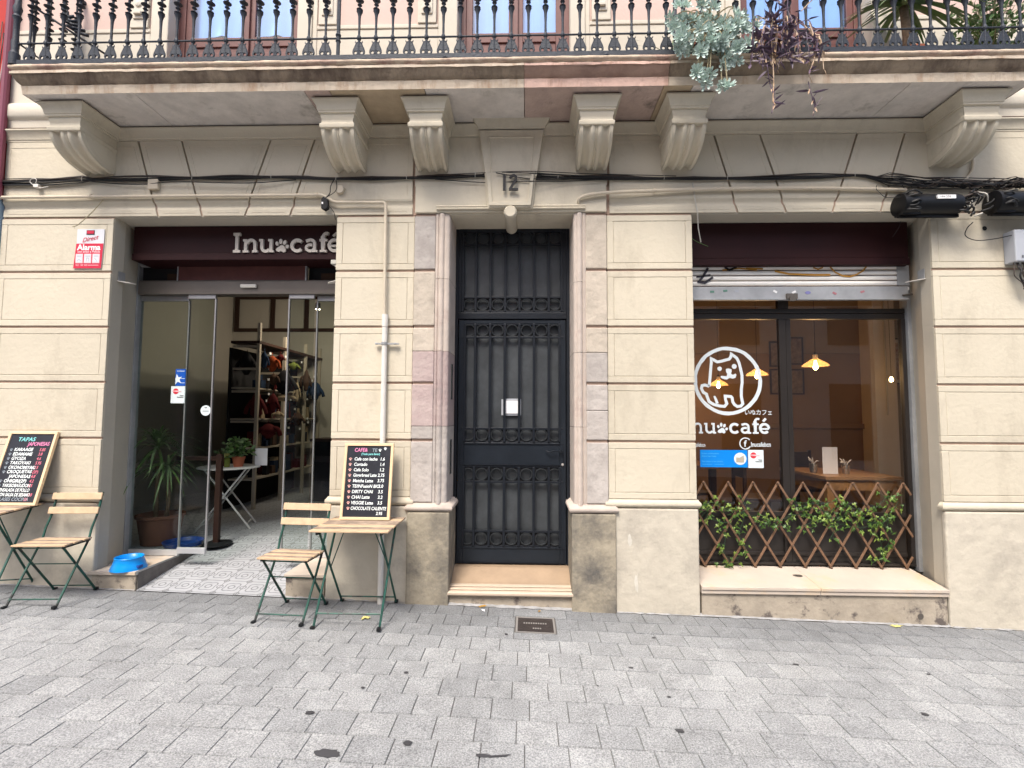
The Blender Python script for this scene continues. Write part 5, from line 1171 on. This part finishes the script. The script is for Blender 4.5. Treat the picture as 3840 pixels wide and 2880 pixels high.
# ivy
t = thing('ivy_garland', 'garland of small bright green ivy leaves woven through the wooden trellis', 'ivy', (0, .315, 0))
strands = [[(1.45, .80), (1.55, .84), (1.65, .80), (1.78, .76), (1.95, .72), (2.1, .70), (2.25, .75), (2.4, .70), (2.55, .73), (2.7, .70), (2.85, .72), (3.0, .76), (3.09, .86)],
           [(2.20, .86), (2.35, .81), (2.5, .78), (2.62, .83), (2.7, .76), (2.9, .68), (3.0, .74)], [(1.62, .70), (1.66, .56), (1.64, .44), (1.68, .36), (1.62, .32)], [(1.80, .86), (1.84, .80), (1.76, .74), (1.66, .68), (1.50, .72)],
           [(1.82, .70), (1.78, .58), (1.82, .47), (1.75, .38)], [(2.5, .72), (2.54, .62), (2.50, .54)], [(2.84, .70), (2.90, .58), (2.94, .48), (2.92, .40), (2.86, .36)], [(3.0, .74), (2.97, .62), (3.0, .54), (2.93, .44)], [(2.62, .84), (2.75, .80), (2.88, .80), (3.0, .90), (3.05, .88)], [(2.3, .66), (2.42, .70), (2.58, .68), (2.72, .65), (2.86, .66)], [(1.95, .69), (2.05, .66), (2.18, .66)], [(1.46, .72), (1.52, .78), (1.50, .70)], [(2.25, .85), (2.42, .84), (2.56, .86)]]
st = MB(); lv = MB()
def ivyleaf(p, sz, an, tilt):
    shp = [(0, -.1), (.35, -.35), (.62, .05), (.30, .18), (.0, 1.0), (-.30, .18), (-.62, .05), (-.35, -.35)]
    T = Matrix.Translation(p) @ Matrix.Rotation(tilt, 4, 'Z') @ Matrix.Rotation(U(-.6, .6), 4, 'X') @ Matrix.Rotation(an, 4, 'Y')
    vs = [(a*sz*.75, .004*(i % 2), b*sz) for i, (a, b) in enumerate(shp)]+[(0, -.10*sz, .2*sz)]
    lv.cm = 1 if R_() < .5 else 0
    lv.add(vs, [(i, (i+1) % 8, 8) for i in range(8)], T)
for sd in strands:
    P = spline([(x, U(-.02, .01), z) for x, z in sd], 5); st.tube(P, .0022, 5)
    L = sum((P[i+1]-P[i]).length for i in range(len(P)-1)); n = int(L/.0165)
    for k in range(n):
        p = P[min(len(P)-1, int(k/n*len(P)))]; off = Vector((U(-.05, .05), U(-.035, .02), U(-.045, .05))); ivyleaf(p+off, U(.024, .044), pi+U(-1.3, 1.3), U(-.8, .8)); st.tube([p, p+off*.5+Vector((0, 0, .006)), p+off], .0011, 4)
st.build('stem', 'ivy_stem', t); lv.build('leaves', ['ivy', 'ivy_light'], t)
# ================================================================ BALCONY PLANTS
t = thing('succulent_plant', 'silvery green succulent tumbling over the balcony edge', 'plant', (1.32, -.56, 4.3))
st = MB(); lv = MB(); random.seed(31)
tips = []
for k in range(74):
    a = U(-1, 1); d = R_()**.8
    x = a*.30*(1-.35*max(0, d-.5)); z = .13-.02*abs(a)-d*(.36+.02*a)+U(-.02, .02)
    if z < -.18: x *= .55
    tips.append((x-.02, U(-.12, -.0), z))
tips += [(-.15, -.06, -.36), (-.11, -.05, -.40), (-.06, -.07, -.38), (-.08, -.05, -.43), (.06, -.07, -.47), (.03, -.05, -.46), (-.13, -.05, -.34), (.08, -.06, -.27), (.13, -.06, -.28), (.04, -.05, -.30)]
for p in tips:
    st.tube(spline([(U(-.10, .10), .03, U(-.02, .06)), (p[0]*.6, p[1], max(p[2]+.06, -.1)), p], 4), [.0045]*9, 5)
    ax = Vector((p[0]*.9+U(-.35, .35), -.9, -.15+U(-.4, .5))).normalized(); M_ = ax.to_track_quat('Z', 'Y').to_matrix().to_4x4(); M_.translation = p
    for j in range(15):
        an = j*2.4; l_ = U(.046, .066)*(1 if j > 4 else .6); w_ = .0088; el = .20+.02*j
        if j < 4: el = 1.0
        T = M_ @ Matrix.Rotation(an, 4, 'Z') @ Matrix.Rotation(-el, 4, 'Y')
        lv.add([(.004, -.002, 0), (l_*.6, -w_, .004), (l_*.9, -w_*.8, .006), (l_, 0, .008), (l_*.9, w_*.8, .006), (l_*.6, w_, .004), (.004, .002, 0), (l_*.55, 0, -.004)], [(0, 1, 7), (1, 2, 7), (2, 3, 7), (3, 4, 7), (4, 5, 7), (5, 6, 7)], T)
st.build('stem', 'succ_stem', t); lv.build('leaves', 'succulent', t, smooth=False)
t = thing('purple_trailing_plant', 'purple leaved trailing plant with dry stems hanging from the balcony', 'plant', (1.82, -.57, 4.2))
st = MB(); lv = MB(); random.seed(44)
def lance(p, d, L, w, m_):
    d = Vector(d).normalized(); M_ = d.to_track_quat('X', 'Z').to_matrix().to_4x4(); M_.translation = p; T = M_ @ Matrix.Rotation(U(-1.2, 1.2), 4, 'X'); lv.cm = m_
    cv = U(-.2, .1)
    lv.add([(0, 0, 0), (L*.3, -w, .002+cv*L*.1), (L*.65, -w*.8, cv*L*.35), (L, 0, cv*L), (L*.65, w*.8, cv*L*.35), (L*.3, w, .002+cv*L*.1), (L*.35, 0, -.3*w+cv*L*.1)], [(0, 1, 6), (1, 2, 6), (2, 3, 6), (3, 4, 6), (4, 5, 6), (5, 0, 6)], T)
vines = []
for k in range(30):
    x = U(-.26, .22); vines.append([(x*.5, U(0, .05), .15+U(-.1, .12)), (x*.9, -.03+U(-.03, .02), .05+U(-.1, .1)), (x*1.05, -.05, -.05+U(-.1, .05)), (x+U(-.04, .04), -.05, -.15+U(-.1, .08))])
vines += [[(-.15, -.04, .1), (-.2, -.06, -.05), (-.17, -.06, -.2), (-.15, -.05, -.33), (-.12, -.05, -.45), (-.14, -.05, -.56)], [(-.12, -.04, .1), (-.13, -.06, -.1), (-.12, -.05, -.3), (-.13, -.05, -.48)], [(.14, -.04, .1), (.17, -.06, -.1), (.13, -.06, -.25), (.12, -.05, -.3)], [(.12, -.04, -.33), (.13, -.05, -.42), (.15, -.05, -.5), (.14, -.05, -.58)],
          [(.1, -.02, .2), (.2, -.02, .3), (.3, -.03, .36), (.34, -.03, .45)], [(0, -.02, .2), (.02, -.02, .34), (.06, -.02, .46)], [(-.05, -.02, .2), (-.06, -.02, .33), (-.1, -.02, .42)]]
for v in vines:
    P = spline(v, 5); st.cm = 1 if R_() < .5 else 0; st.tube(P, U(.0028, .0045), 5)
    for i, p in enumerate(P):
        if R_() < .46: lance(p, (U(-1, 1), U(-.7, .1), U(-.9, .6)), U(.06, .115), U(.007, .012), 0)
        if R_() < .22: lance(p, (U(-.5, .5), -.2, -1), U(.03, .06), U(.004, .008), 1)
st.build('stem', ['purple_leaf', 'dry_leaf'], t); lv.build('leaves', ['purple_leaf', 'dry_leaf'], t)
q = MB(); q.lathe([(.075, 0), (.10, .14), (.108, .14), (.108, .16), (.095, .16), (.09, .13), (0, .13)], (0, 0, 0), n=20, closed=True); tag(q.build('flower_pot', 'pot_brown', smooth='a', loc=(1.32, -.38, 4.148)), 'brown pot behind the railing holding the silvery succulent', 'pot')
q = MB(); q.lathe([(.075, 0), (.10, .14), (.108, .14), (.108, .16), (.095, .16), (.09, .13), (0, .13)], (0, 0, 0), n=20, closed=True); tag(q.build('flower_pot', 'pot_brown', smooth='a', loc=(1.80, -.37, 4.148)), 'brown pot behind the railing holding the purple trailing plant', 'pot')
def blades(lv, c, n, L, w, up_=.2, mm=2, droop=1.0):
    for k in range(n):
        a = U(0, 2*pi); el = U(up_-.5, 1.3); d = Vector((cos(a)*cos(el), sin(a)*cos(el), sin(el))); l_ = L*U(.7, 1.1); p = Vector(c)+Vector((0, 0, U(-.03, .03))); side = d.cross(Vector((0, 0, 1))).normalized()*w; vs = []; lv.cm = random.randrange(mm)
        N_ = 6
        for i in range(N_+1):
            u = i/N_; q = p+d*l_*u-Vector((0, 0, 1))*droop*l_*.55*u*u; ww = 1-u**2.2; vs += [q-side*ww, q+side*ww+Vector((0, 0, .004))]
        lv.add(vs, [(2*i, 2*i+1, 2*i+3, 2*i+2) for i in range(N_)])
t = thing('yucca_plant', 'potted yucca with thick trunk behind the balcony railing', 'plant', (2.885, -.26, 4.148)); random.seed(8)
q = MB(); q.lathe([(.08, 0), (.12, .13), (.128, .13), (.128, .155), (.115, .155), (.11, .12), (0, .12)], n=24, closed=True); q.build('pot', 'terracotta', t, smooth='a')
q = MB(); q.tube([(0, 0, .1), (.01, 0, .3), (0, .01, .55)], [.04, .032, .028], 10); q.build('trunk', 'trunk', t, smooth=True)
lv = MB(); blades(lv, (0, 0, .58), 70, .52, .018, droop=.9); lv.build('leaves', ['green_leaf', 'green_leaf_pale'], t)
t = thing('bushy_plant', 'loose green bushy plant behind the right end of the balcony railing', 'plant', (3.52, -.24, 4.148)); random.seed(9)
q = MB(); q.lathe([(.09, 0), (.12, .16), (.11, .16), (0, .14)], n=20, closed=True); q.build('pot', 'pot_brown', t, smooth='a')
lv = MB(); st = MB()
for k in range(46):
    a = U(0, 6.3); r = U(.1, .32); p = Vector((r*cos(a), r*sin(a)*.6, U(.25, .75))); P = spline([(0, 0, .15), (p.x*.5, p.y*.5, p.z*.7), p], 5); st.tube(P, .003, 4)
    for pp in P[3:]:
        for j in range(2): lance(pp, (U(-1, 1), U(-1, 1), U(-.3, .8)), U(.035, .06), .012, random.randrange(2))
st.build('stem', 'succ_stem', t); lv.build('leaves', ['green_leaf', 'green_leaf_pale'], t)
t = thing('dracaena_plant', 'thin leaved plant on the balcony between the windows behind the silvery succulent', 'plant', (1.12, -.25, 4.148)); random.seed(10)
q = MB(); q.lathe([(.07, 0), (.09, .14), (.08, .14), (0, .12)], n=20, closed=True); q.build('pot', 'pot_brown', t, smooth='a'); q = MB(); q.tube([(0, 0, .1), (.0, 0, .2)], .01, 6); q.build('trunk', 'trunk', t)
lv = MB(); blades(lv, (0, 0, .18), 16, .42, .006, droop=.5); lv.build('leaves', ['green_leaf', 'green_leaf_pale'], t)
# ================================================================ INSIDE THE SHOP
random.seed(51)
t = thing('yucca_plant', 'large potted yucca behind the left glass leaf of the entrance', 'plant', (-3.50, .80, .33))
q = MB(); q.lathe([(.15, 0), (.19, .24), (.205, .25), (.205, .275), (.185, .275), (.18, .23), (0, .23)], n=28, closed=True); q.build('pot', 'old_terracotta', t, smooth='a')
for dx, h in ((-.05, .75), (.05, .62)):
    q = MB(); q.tube([(dx, 0, .2), (dx*1.2, .01, h*.6), (dx*1.1, 0, h)], [.022, .019, .018], 8); q.build('trunk', 'trunk', t, smooth=True)
lv = MB(); blades(lv, (-.06, 0, .92), 60, .46, .014, droop=1.1); blades(lv, (.06, -.02, .72), 50, .42, .012, droop=1.2); lv.build('leaves', ['green_leaf', 'green_leaf_pale'], t)
# white folding bistro table
t = thing('bistro_table', 'round white folding table inside the entrance with plants on it', 'table', (-3.27, 1.50, .33))
q = MB(); q.lathe([(0, .66), (.30, .66), (.31, .652), (.31, .645), (0, .645)], n=36, closed=True); q.build('tabletop', 'white_metal', t, smooth='a')
for s_ in (-1, 1):
    q = MB(); q.tube([(-.26, s_*.20, 0), (.20, s_*.20, .645)], .010, 6); q.build('leg', 'white_metal', t)
    q = MB(); q.tube([(.26, s_*.18, 0), (-.20, s_*.18, .645)], .010, 6); q.build('leg', 'white_metal', t)
q = MB(); q.tube([(-.22, -.20, .05), (-.22, .20, .05)], .006, 6); q.tube([(.22, -.18, .05), (.22, .18, .05)], .006, 6); q.tube([(0, -.2, .34), (0, .2, .34)], .006, 6); q.build('crossbar', 'white_metal', t)
t.rotation_euler = (0, 0, .35)
def potplant(x, y, z, r, h, mm, label, nl=60, ph=.2, sz=.05):
    t = thing('potted_plant', label, 'plant', (x, y, z)); q = MB(); q.lathe([(r*.75, 0), (r, h*.8), (r*1.08, h*.8), (r*1.08, h), (r*.95, h), (0, h*.85)], n=20, closed=True); q.build('pot', mm, t, smooth='a')
    global lv; lv = MB()
    for k in range(nl):
        a = U(0, 6.3); rr = U(0, ph*.8); lance(Vector((rr*cos(a), rr*sin(a), h+U(.0, ph))), (U(-1, 1), U(-1, 1), U(-.3, .6)), U(.6, 1.2)*sz*1.2, sz*.35, random.randrange(2))
    lv.build('leaves', ['green_leaf', 'green_leaf_pale'], t); return t
potplant(-3.145, 1.46, .99, .062, .11, 'terracotta', 'leafy plant in a terracotta pot on the white table inside the entrance', 170, .19, .055)
potplant(-3.36, 1.52, .99, .055, .10, 'red_cloth', 'red pot half hidden behind the spray bottle on the white table', 24, .07, .04)
t = thing('spray_bottle', 'yellow green spray bottle beside the terracotta pot', 'bottle', (-3.235, 1.40, .99)); q = MB(); q.lathe([(.028, 0), (.03, .08), (.012, .11), (.012, .125)], n=14); q.build('bottle', 'lime_cloth', t, smooth='a'); q = MB(); q.box(-.03, .02, -.01, .01, .125, .15); q.box(-.028, -.02, -.008, .008, .10, .126); q.build('trigger', 'leaf_yellow', t)
q = MB(); q.box(-.07, .07, 0, .004, 0, .19); o = q.build('menu_card', 'paper', loc=(-2.98, 1.62, .99)); tag(o, 'white card standing on the round table inside the entrance', 'card')
# black stand with round foot
t = thing('wooden_gate', 'dark wooden barrier with round foot behind the folded glass leaf', 'barrier', (-2.985, .86, .31))
q = MB(); q.lathe([(.0, 0), (.14, 0), (.14, .012), (.03, .02), (0, .02)], n=24); q.build('foot', 'black_steel', t); q = MB(); q.box(-.025, .025, -.02, .02, .01, .86); q.build('post', 'dark_wood', t); q = MB(); q.box(-.42, .03, -.018, .018, .80, .84); q.build('rail', 'dark_wood', t)
q = MB(); q.lathe([(.0, .01), (.15, .01), (.17, .05), (.16, .05), (.14, .02), (0, .02)], n=26, closed=True); tag(q.build('blue_basin', 'blue_dark', smooth='a', loc=(-2.98+.0-.22, .70, .33)), 'dark blue basin on the floor behind the folded glass leaf', 'basin')
# inner bulkhead window
t = thing('transom_window', 'dark framed three light window high on the back wall of the shop', 'window', (0, 4.58, 0))
a, b, z0, z1 = -5.10, -2.05, 3.0, 3.30
rx = lambda px, Yd: px
L_, R2, zb_, zt_ = -5.07, -3.27, 3.02, 3.58
q = MB()
k = 8.58/6.6
X = [-3.90*k, -3.41*k, -2.95*k, -2.47*k]; Zb = 1.55+(2.700-1.55)*k; Zt = 1.55+(3.127-1.55)*k
for x in X: q.box(x-.035, x+.035, -.02, .01, Zb, Zt)
q.box(X[0]-.035, X[-1]+.035, -.022, .01, Zb-.04, Zb+.02); q.box(X[0]-.035, X[-1]+.035, -.022, .01, Zt-.02, Zt+.04); q.build('frame', 'dark_wood', t)
# shelving rack with toys
t = thing('shelf_rack', 'beige slotted steel shelving rack full of pet goods inside the shop', 'shelf', (0, 0, 0))
xr = -3.55; ys = [2.54, 3.25, 3.95, 4.5]
for i, y in enumerate(ys):
    q = MB(); q.box(xr-.02, xr+.02, y-.02, y+.02, .33, 2.78 if i == 0 else 2.70); q.build('upright', 'rack_beige', t)
    for z in (2.48, 2.18, 1.88, 1.48):
        q = MB(); q.box(xr-.34, xr-.02, y-.012, y+.012, z-.03, z); q.build('shelf_arm', 'rack_beige', t)
for z in (2.50,):
    q = MB(); q.box(xr-.36, xr+.03, ys[0]-.04, ys[-1]+.05, z, z+.035); q.build('shelf_board', 'dark_wood', t)
for z in (1.90, 1.49, 1.1, .7):
    q = MB(); q.box(xr-.34, xr-.03, ys[0]-.02, ys[-1], z, z+.02); q.build('shelf_board', 'rack_beige', t)
q = MB(); q.box(xr-.40, xr-.38, ys[0], ys[-1], .33, 2.45); q.build('back_panel', 'black_cloth', t)
def toy(label, mm, x, y, z, w, h, seed, d=.08):
    random.seed(seed); q = MB(); n = 10
    prof = [(max(.004, w*.5*(sin(pi*(i+.4)/(n+.6)))**.6*U(.75, 1.1)), -h/2+h*i/n) for i in range(n+1)]
    q.lathe(prof, (0, 0, 0), n=10)
    q.v = [(vx*U(.9, 1.1), vy*.6, vz) for vx, vy, vz in q.v]
    for k in range(2): q.tube(spline([(w*.3*(k*2-1), 0, h*.2), (w*.6*(k*2-1), -.02, h*.05*U(-3, 3)), (w*.7*(k*2-1), 0, -h*.3)], 3), w*.13, 6)
    q.tube([(0, 0, h/2-.01), (0, 0, h/2+.04)], .004, 5); o = q.build('pet_toy', mm, smooth=True, loc=(x, y, z)); tag(o, label, 'pet toy', 'pet toys and coats hanging on the shop shelves')
def ry(px, py, Yd):  # toy placed along a sight line of the photo at depth Yd
    return px
toys = [('orange hanging pet coat high on the near shelf bay', 'orange_cloth', -3.50, 2.80, 2.26, .16, .22), ('big black padded pet bag hanging on the shelf rack', 'black_cloth', -3.42, 3.0, 2.02, .26, .34), ('cream rope toy lying on the shelf below the black bag', 'cream_cloth', -3.44, 3.0, 1.80, .26, .10),
        ('red and white dog sweater at the front of the near shelf bay', 'red_cloth', -3.60, 2.62, 1.68, .20, .36), ('red dog coat hanging beside the near upright', 'red_cloth', -3.46, 2.78, 1.72, .14, .26), ('dark blue hanging toy high in the near shelf bay', 'blue_cloth', -3.56, 2.70, 2.30, .10, .24),
        ('lime green ball toy behind the right glass leaf', 'lime_cloth', -3.46, 3.35, 2.28, .14, .12), ('brown plush toy below the orange coat', 'brown_cloth', -3.50, 2.85, 2.05, .12, .16), ('long cream bone toy behind the right glass leaf', 'cream_cloth', -3.44, 3.45, 1.90, .08, .30),
        ('dark red bundle low on the near shelf bay', 'red_cloth', -3.48, 2.72, 1.34, .24, .20), ('black hanging harness at the left of the near bay', 'black_cloth', -3.74, 2.60, 2.24, .20, .30), ('brown hanging lead beside the second upright', 'brown_cloth', -3.44, 3.75, 2.1, .12, .34),
        ('red small toy above the orange coat', 'red_cloth', -3.46, 2.95, 2.36, .10, .10), ('cream price bag low on the shelf rack', 'cream_cloth', -3.44, 2.9, 1.56, .12, .10), ('dark plush toy low behind the right glass leaf', 'brown_cloth', -3.44, 3.5, 1.5, .16, .2), ('blue grey coat far along the shelf rack', 'blue_cloth', -3.44, 4.1, 1.95, .2, .3)]
for i, (lb, mm, x, y, z, w, h) in enumerate(toys): toy(lb, mm, x, y, z, w, h, 60+i)
q = MB(); random.seed(90)
for k in range(60):
    y = U(2.6, 4.4); z = random.choice([1.12, 1.51, 1.92, .72]); q.cm = random.randrange(5); w = U(.04, .09); h = U(.08, .26); x = xr-.06-U(0, .12); q.box(x-w, x, y, y+w*1.3, z+.002, z+h)
for k in range(24): y = U(2.6, 4.4); z = U(1.3, 2.4); q.cm = 5; q.box(xr+.02, xr+.024, y, y+.05, z, z+.03)
tag(q.build('packed_goods', ['brown_cloth', 'black_cloth', 'red_cloth', 'blue_cloth', 'cream_cloth', 'label_white']), 'mass of small packets and price cards on the shelf rack', 'packets', kind='stuff')
# counter in the dark part
t = thing('shop_counter', 'dark counter in the shadow behind the white table', 'counter', (-2.3, 3.4, .33)); q = MB(); q.box(-.75, .95, -.2, .2, 0, .85); q.build('body', 'black_cloth', t); q = MB(); q.box(-.8, 1.0, -.24, .24, .85, .89); q.build('top', 'dark_wood', t)
# spot lamps on the ceiling
for i, (x, y, z, lb) in enumerate(((-2.93, 2.9, 3.02, 'small lit ceiling spot seen through the right glass leaf, the left of two'), (-2.62, 3.1, 2.98, 'small lit ceiling spot near the pillar, the right of two'))):
    t = thing('spot_lamp', lb, 'spotlight', (x, y, z)); q = MB(); q.lathe([(.012, .12), (.035, .10), (.038, .02)], n=14); q.build('housing', 'alu', t); q = MB(); q.lathe([(0, .018), (.034, .019), (.034, .021)], n=14); q.build('bulb', 'spot_glow', t); q = MB(); q.tube([(0, 0, .12), (0, 0, 3.9-z)], .006, 6); q.build('stem', 'alu', t)
    ld = bpy.data.lights.new('spot_lamp_light', 'SPOT'); ld.energy = 17; ld.color = (1, .86, .66); ld.spot_size = rad(170); ld.spot_blend = 1; ld.shadow_soft_size = .04; lo = bpy.data.objects.new('lamp_light', ld); S.collection.objects.link(lo); lo.parent = t; lo.location = (0, 0, -.01); lo.rotation_euler = Vector((.75+.3*i, -.55, .6)).to_track_quat('Z', 'Y').to_euler()
# ================================================================ INSIDE THE CAFE
def pendant(x, y, z, w, label, en=4.5):
    t = thing('pendant_lamp', label, 'pendant lamp', (x, y, z), group='lit glass pendant lamps in the cafe')
    q = MB(); q.lathe([(w*.5, -.045), (w*.42, -.02), (w*.2, .015), (.022, .035)], n=28, closed=True); q.lathe([(.022, .035), (.022, .07), (.01, .08)], n=12); q.build('shade', 'lamp_shade', t, smooth=True)
    q = MB(); q.lathe([(.0, -.085), (.016, -.077), (.024, -.060), (.020, -.035), (.012, -.01), (.012, .01)], n=16); q.build('bulb', 'bulb', t, smooth=True)
    q = MB(); q.tube([(0, 0, .07), (0, 0, 3.3-z)], .003, 5); q.lathe([(.018, .03), (.02, .07), (.008, .10)], n=12); q.build('cord', 'cable_brown', t)
    ld = bpy.data.lights.new('bulb_light', 'POINT'); ld.energy = en; ld.color = (1, .62, .27); ld.shadow_soft_size = .04; lo = bpy.data.objects.new('lamp_light', ld); S.collection.objects.link(lo); lo.parent = t; lo.location = (0, 0, -.14)
pendant(2.95, 1.2, 2.125, .25, 'largest lit pendant lamp, hanging over the wooden table on the right pane side')
pendant(2.72, 2.0, 2.095, .25, 'lit pendant lamp seen at the right edge of the circle logo')
pendant(2.57, 2.8, 2.025, .25, 'lit pendant lamp seen inside the dog logo, smallest of three shades')
t = thing('wall_lamp', 'small bare lit bulb near the picture at the right of the cafe window', 'wall lamp', (4.84, 2.8, 2.08)); q = MB(); q.lathe([(0, -.05), (.022, -.035), (.024, -.01), (.012, .02)], n=12); q.build('bulb', 'bulb', t, smooth=True); q = MB(); q.tube([(0, 0, .02), (0, 0, 3.3-2.08)], .003, 5); q.build('cord', 'cable_brown', t)
t = thing('cafe_table', 'orange brown wooden table behind the right pane of the cafe window', 'table', (2.83, .88, .33))
q = MB(); q.box(0, .72, 0, .88, .635, .67); q.build('tabletop', 'table_wood', t, bevel=.004); q = MB(); q.box(.02, .70, .02, .05, .54, .634); q.box(.02, .05, .051, .86, .54, .634); q.build('apron', 'table_wood', t)
for a, b in ((.02, .02), (.63, .02), (.02, .78), (.63, .78)): q = MB(); q.box(a, a+.07, b+.0, b+.07, 0, .54); q.build('leg', 'table_wood', t, bevel=.003)
def chair_in(x, y, rz, label):
    t = thing('dining_chair', label, 'chair', (x, y, .33), rz)
    q = MB(); q.box(-.2, .2, -.2, .2, .40, .43); q.build('seat', 'dark_wood', t, bevel=.004)
    for a in (-.18, .15):
        q = MB(); q.box(a, a+.03, -.19, -.16, 0, .40); q.build('leg', 'dark_wood', t); q = MB(); q.box(a, a+.03, .16, .19, 0, .84); q.build('leg', 'dark_wood', t)
    q = MB(); q.box(-.18, .18, .165, .185, .62, .82); q.build('backrest', 'dark_wood', t, bevel=.004)
chair_in(2.35, 1.25, 1.5, 'dark wooden chair left of the cafe table, behind the window mullion'); chair_in(1.75, 1.6, .3, 'dark wooden chair behind the left pane below the stickers'); chair_in(3.2, 1.95, 0, 'dark wooden chair behind the cafe table')
t = thing('cafe_table', 'dark second table behind the left pane of the cafe window', 'table', (1.45, 2.0, .33)); q = MB(); q.box(0, .8, 0, .8, .62, .66); q.build('tabletop', 'table_wood', t, bevel=.004)
for a, b in ((.02, .02), (.71, .02), (.02, .71), (.71, .71)): q = MB(); q.box(a, a+.07, b, b+.07, 0, .62); q.build('leg', 'dark_wood', t)
q = MB(); q.box(-.073, .073, -.001, .003, 0, .262); o = q.build('menu_card', 'paper', loc=(3.003, 1.10, 1.002)); tag(o, 'white menu sheet standing on the wooden cafe table', 'menu')
def bucket(x, y, label):
    t = thing('napkin_bucket', label, 'bucket', (x, y, 1.001)); q = MB(); q.lathe([(.032, 0), (.04, .09), (.043, .092), (.037, .09), (.03, .01), (0, .01)], n=18, closed=True); q.build('bucket', 'steel', t, smooth='a'); q = MB()
    for k in range(7): a = U(0, 6.3); q.tube(spline([(0, 0, .06), (.02*cos(a), .02*sin(a), .11), (.05*cos(a), .04*sin(a), .13+U(-.02, .03))], 3), [.008, .01, .012, .012, .012, .012, .006], 5, flat=.3)
    q.build('napkins', 'napkin', t, smooth=True)
random.seed(33); bucket(2.895, 1.20, 'small steel bucket with napkins left of the white menu sheet'); bucket(3.165, 1.12, 'small steel bucket with napkins right of the white menu sheet')
def pic(x0, x1, z0, z1, y, label, mm='picture', brd=True):
    t = thing('picture_frame', label, 'picture', ((x0+x1)/2, y, z0)); w = (x1-x0)/2; h = z1-z0; f_ = .02
    q = MB(); q.box(-w, w, -.02, 0, 0, f_); q.box(-w, w, -.02, 0, h-f_, h); q.box(-w, -w+f_, -.02, 0, f_, h-f_); q.box(w-f_, w, -.02, 0, f_, h-f_); q.build('frame', 'dark_wood', t)
    q = MB(); q.box(-w+f_, w-f_, -.008, 0, f_, h-f_); q.build('mount', 'mat_board', t); m_ = .07 if brd else .02; q = MB(); q.box(-w+m_, w-m_, -.012, -.0085, m_, h-m_); q.build('print', mm, t)
k = 7.5/7
pic(3.342*k, 3.56*k, 1.55+(2.25-1.55)*k, 1.55+(2.60-1.55)*k, 3.495, 'upper left picture of the group on the cafe back wall', brd=False); pic(3.58*k, 3.80*k, 1.55+(2.28-1.55)*k, 1.55+(2.66-1.55)*k, 3.495, 'upper right picture of the group on the cafe back wall', brd=False)
pic(3.342*k, 3.56*k, 1.55+(1.87-1.55)*k, 1.55+(2.22-1.55)*k, 3.495, 'lower left picture of the group on the cafe back wall', brd=False); pic(3.58*k, 3.80*k, 1.55+(1.87-1.55)*k, 1.55+(2.22-1.55)*k, 3.495, 'lower right picture of the group on the cafe back wall', brd=False)
pic(5.33, 5.85, 1.55+.438/6.6*7.5, 1.55+1.035/6.6*7.5, 3.495, 'big framed red picture at the right of the cafe window', 'picture_red')
q = MB(); q.tube([(5.05, 3.19, 1.6), (5.05, 3.19, 3.3)], .012, 8); tag(q.build('column_conduit', 'rack_beige'), 'thin conduit running down the pale column inside the cafe', 'conduit')
# ================================================================ NEIGHBOUR AND STREET
t = thing('neighbour_building', 'red painted neighbouring facade with a blue grey base at the left edge', 'building', (-4.40, 0, 0))
q = MB(); q.box(-8, -.006, -.02, .25, 3.35, 9); q.build('upper_wall', 'red_opposite', t); q = MB(); q.box(-8, -.006, -.02, .25, -.2, 3.345); q.build('lower_wall', 'blue_paint', t)
q = MB(); q.tube([(-.0, -.05, 3.35), (-.005, -.05, 9)], .028, 10); q.build('drain_pipe', 'purple_pipe', t, smooth='a')
for k in range(4):
    q = MB(); x = -.03-.02*k; q.tube(spline([(x, -.03, 4.6+.1*k), (x-.02, -.05, 4.0), (x+.03, -.05, 3.7), (x+.02*k, -.05, 3.45)], 5), .004, 5); q.build('wall_cable', ['cable_brown', 'cable_pale', 'cable', 'cable_brown'][k], t, smooth=True)
t = thing('opposite_building', 'facade across the street behind the camera, seen only in reflections', 'building', (0, -9.5, 0))
q = MB(); q.box(-14, 14, -.3, 0, -.5, 7.6); q.build('wall', 'opp_wall', t); 
w0 = None
for r_ in range(2):
    for i in range(9):
        x = -12+i*3
        if w0 is None: q = MB(); q.box(-.55, .55, .0, .03, 0, 2.1); w0 = q.build('window', 'opp_dark', t, loc=(x, 0, .4+r_*3.2))
        else: inst(w0, (x, 0, .4+r_*3.2))
for o in list(S.objects):
    if o.type == 'EMPTY': o.empty_display_size = .05
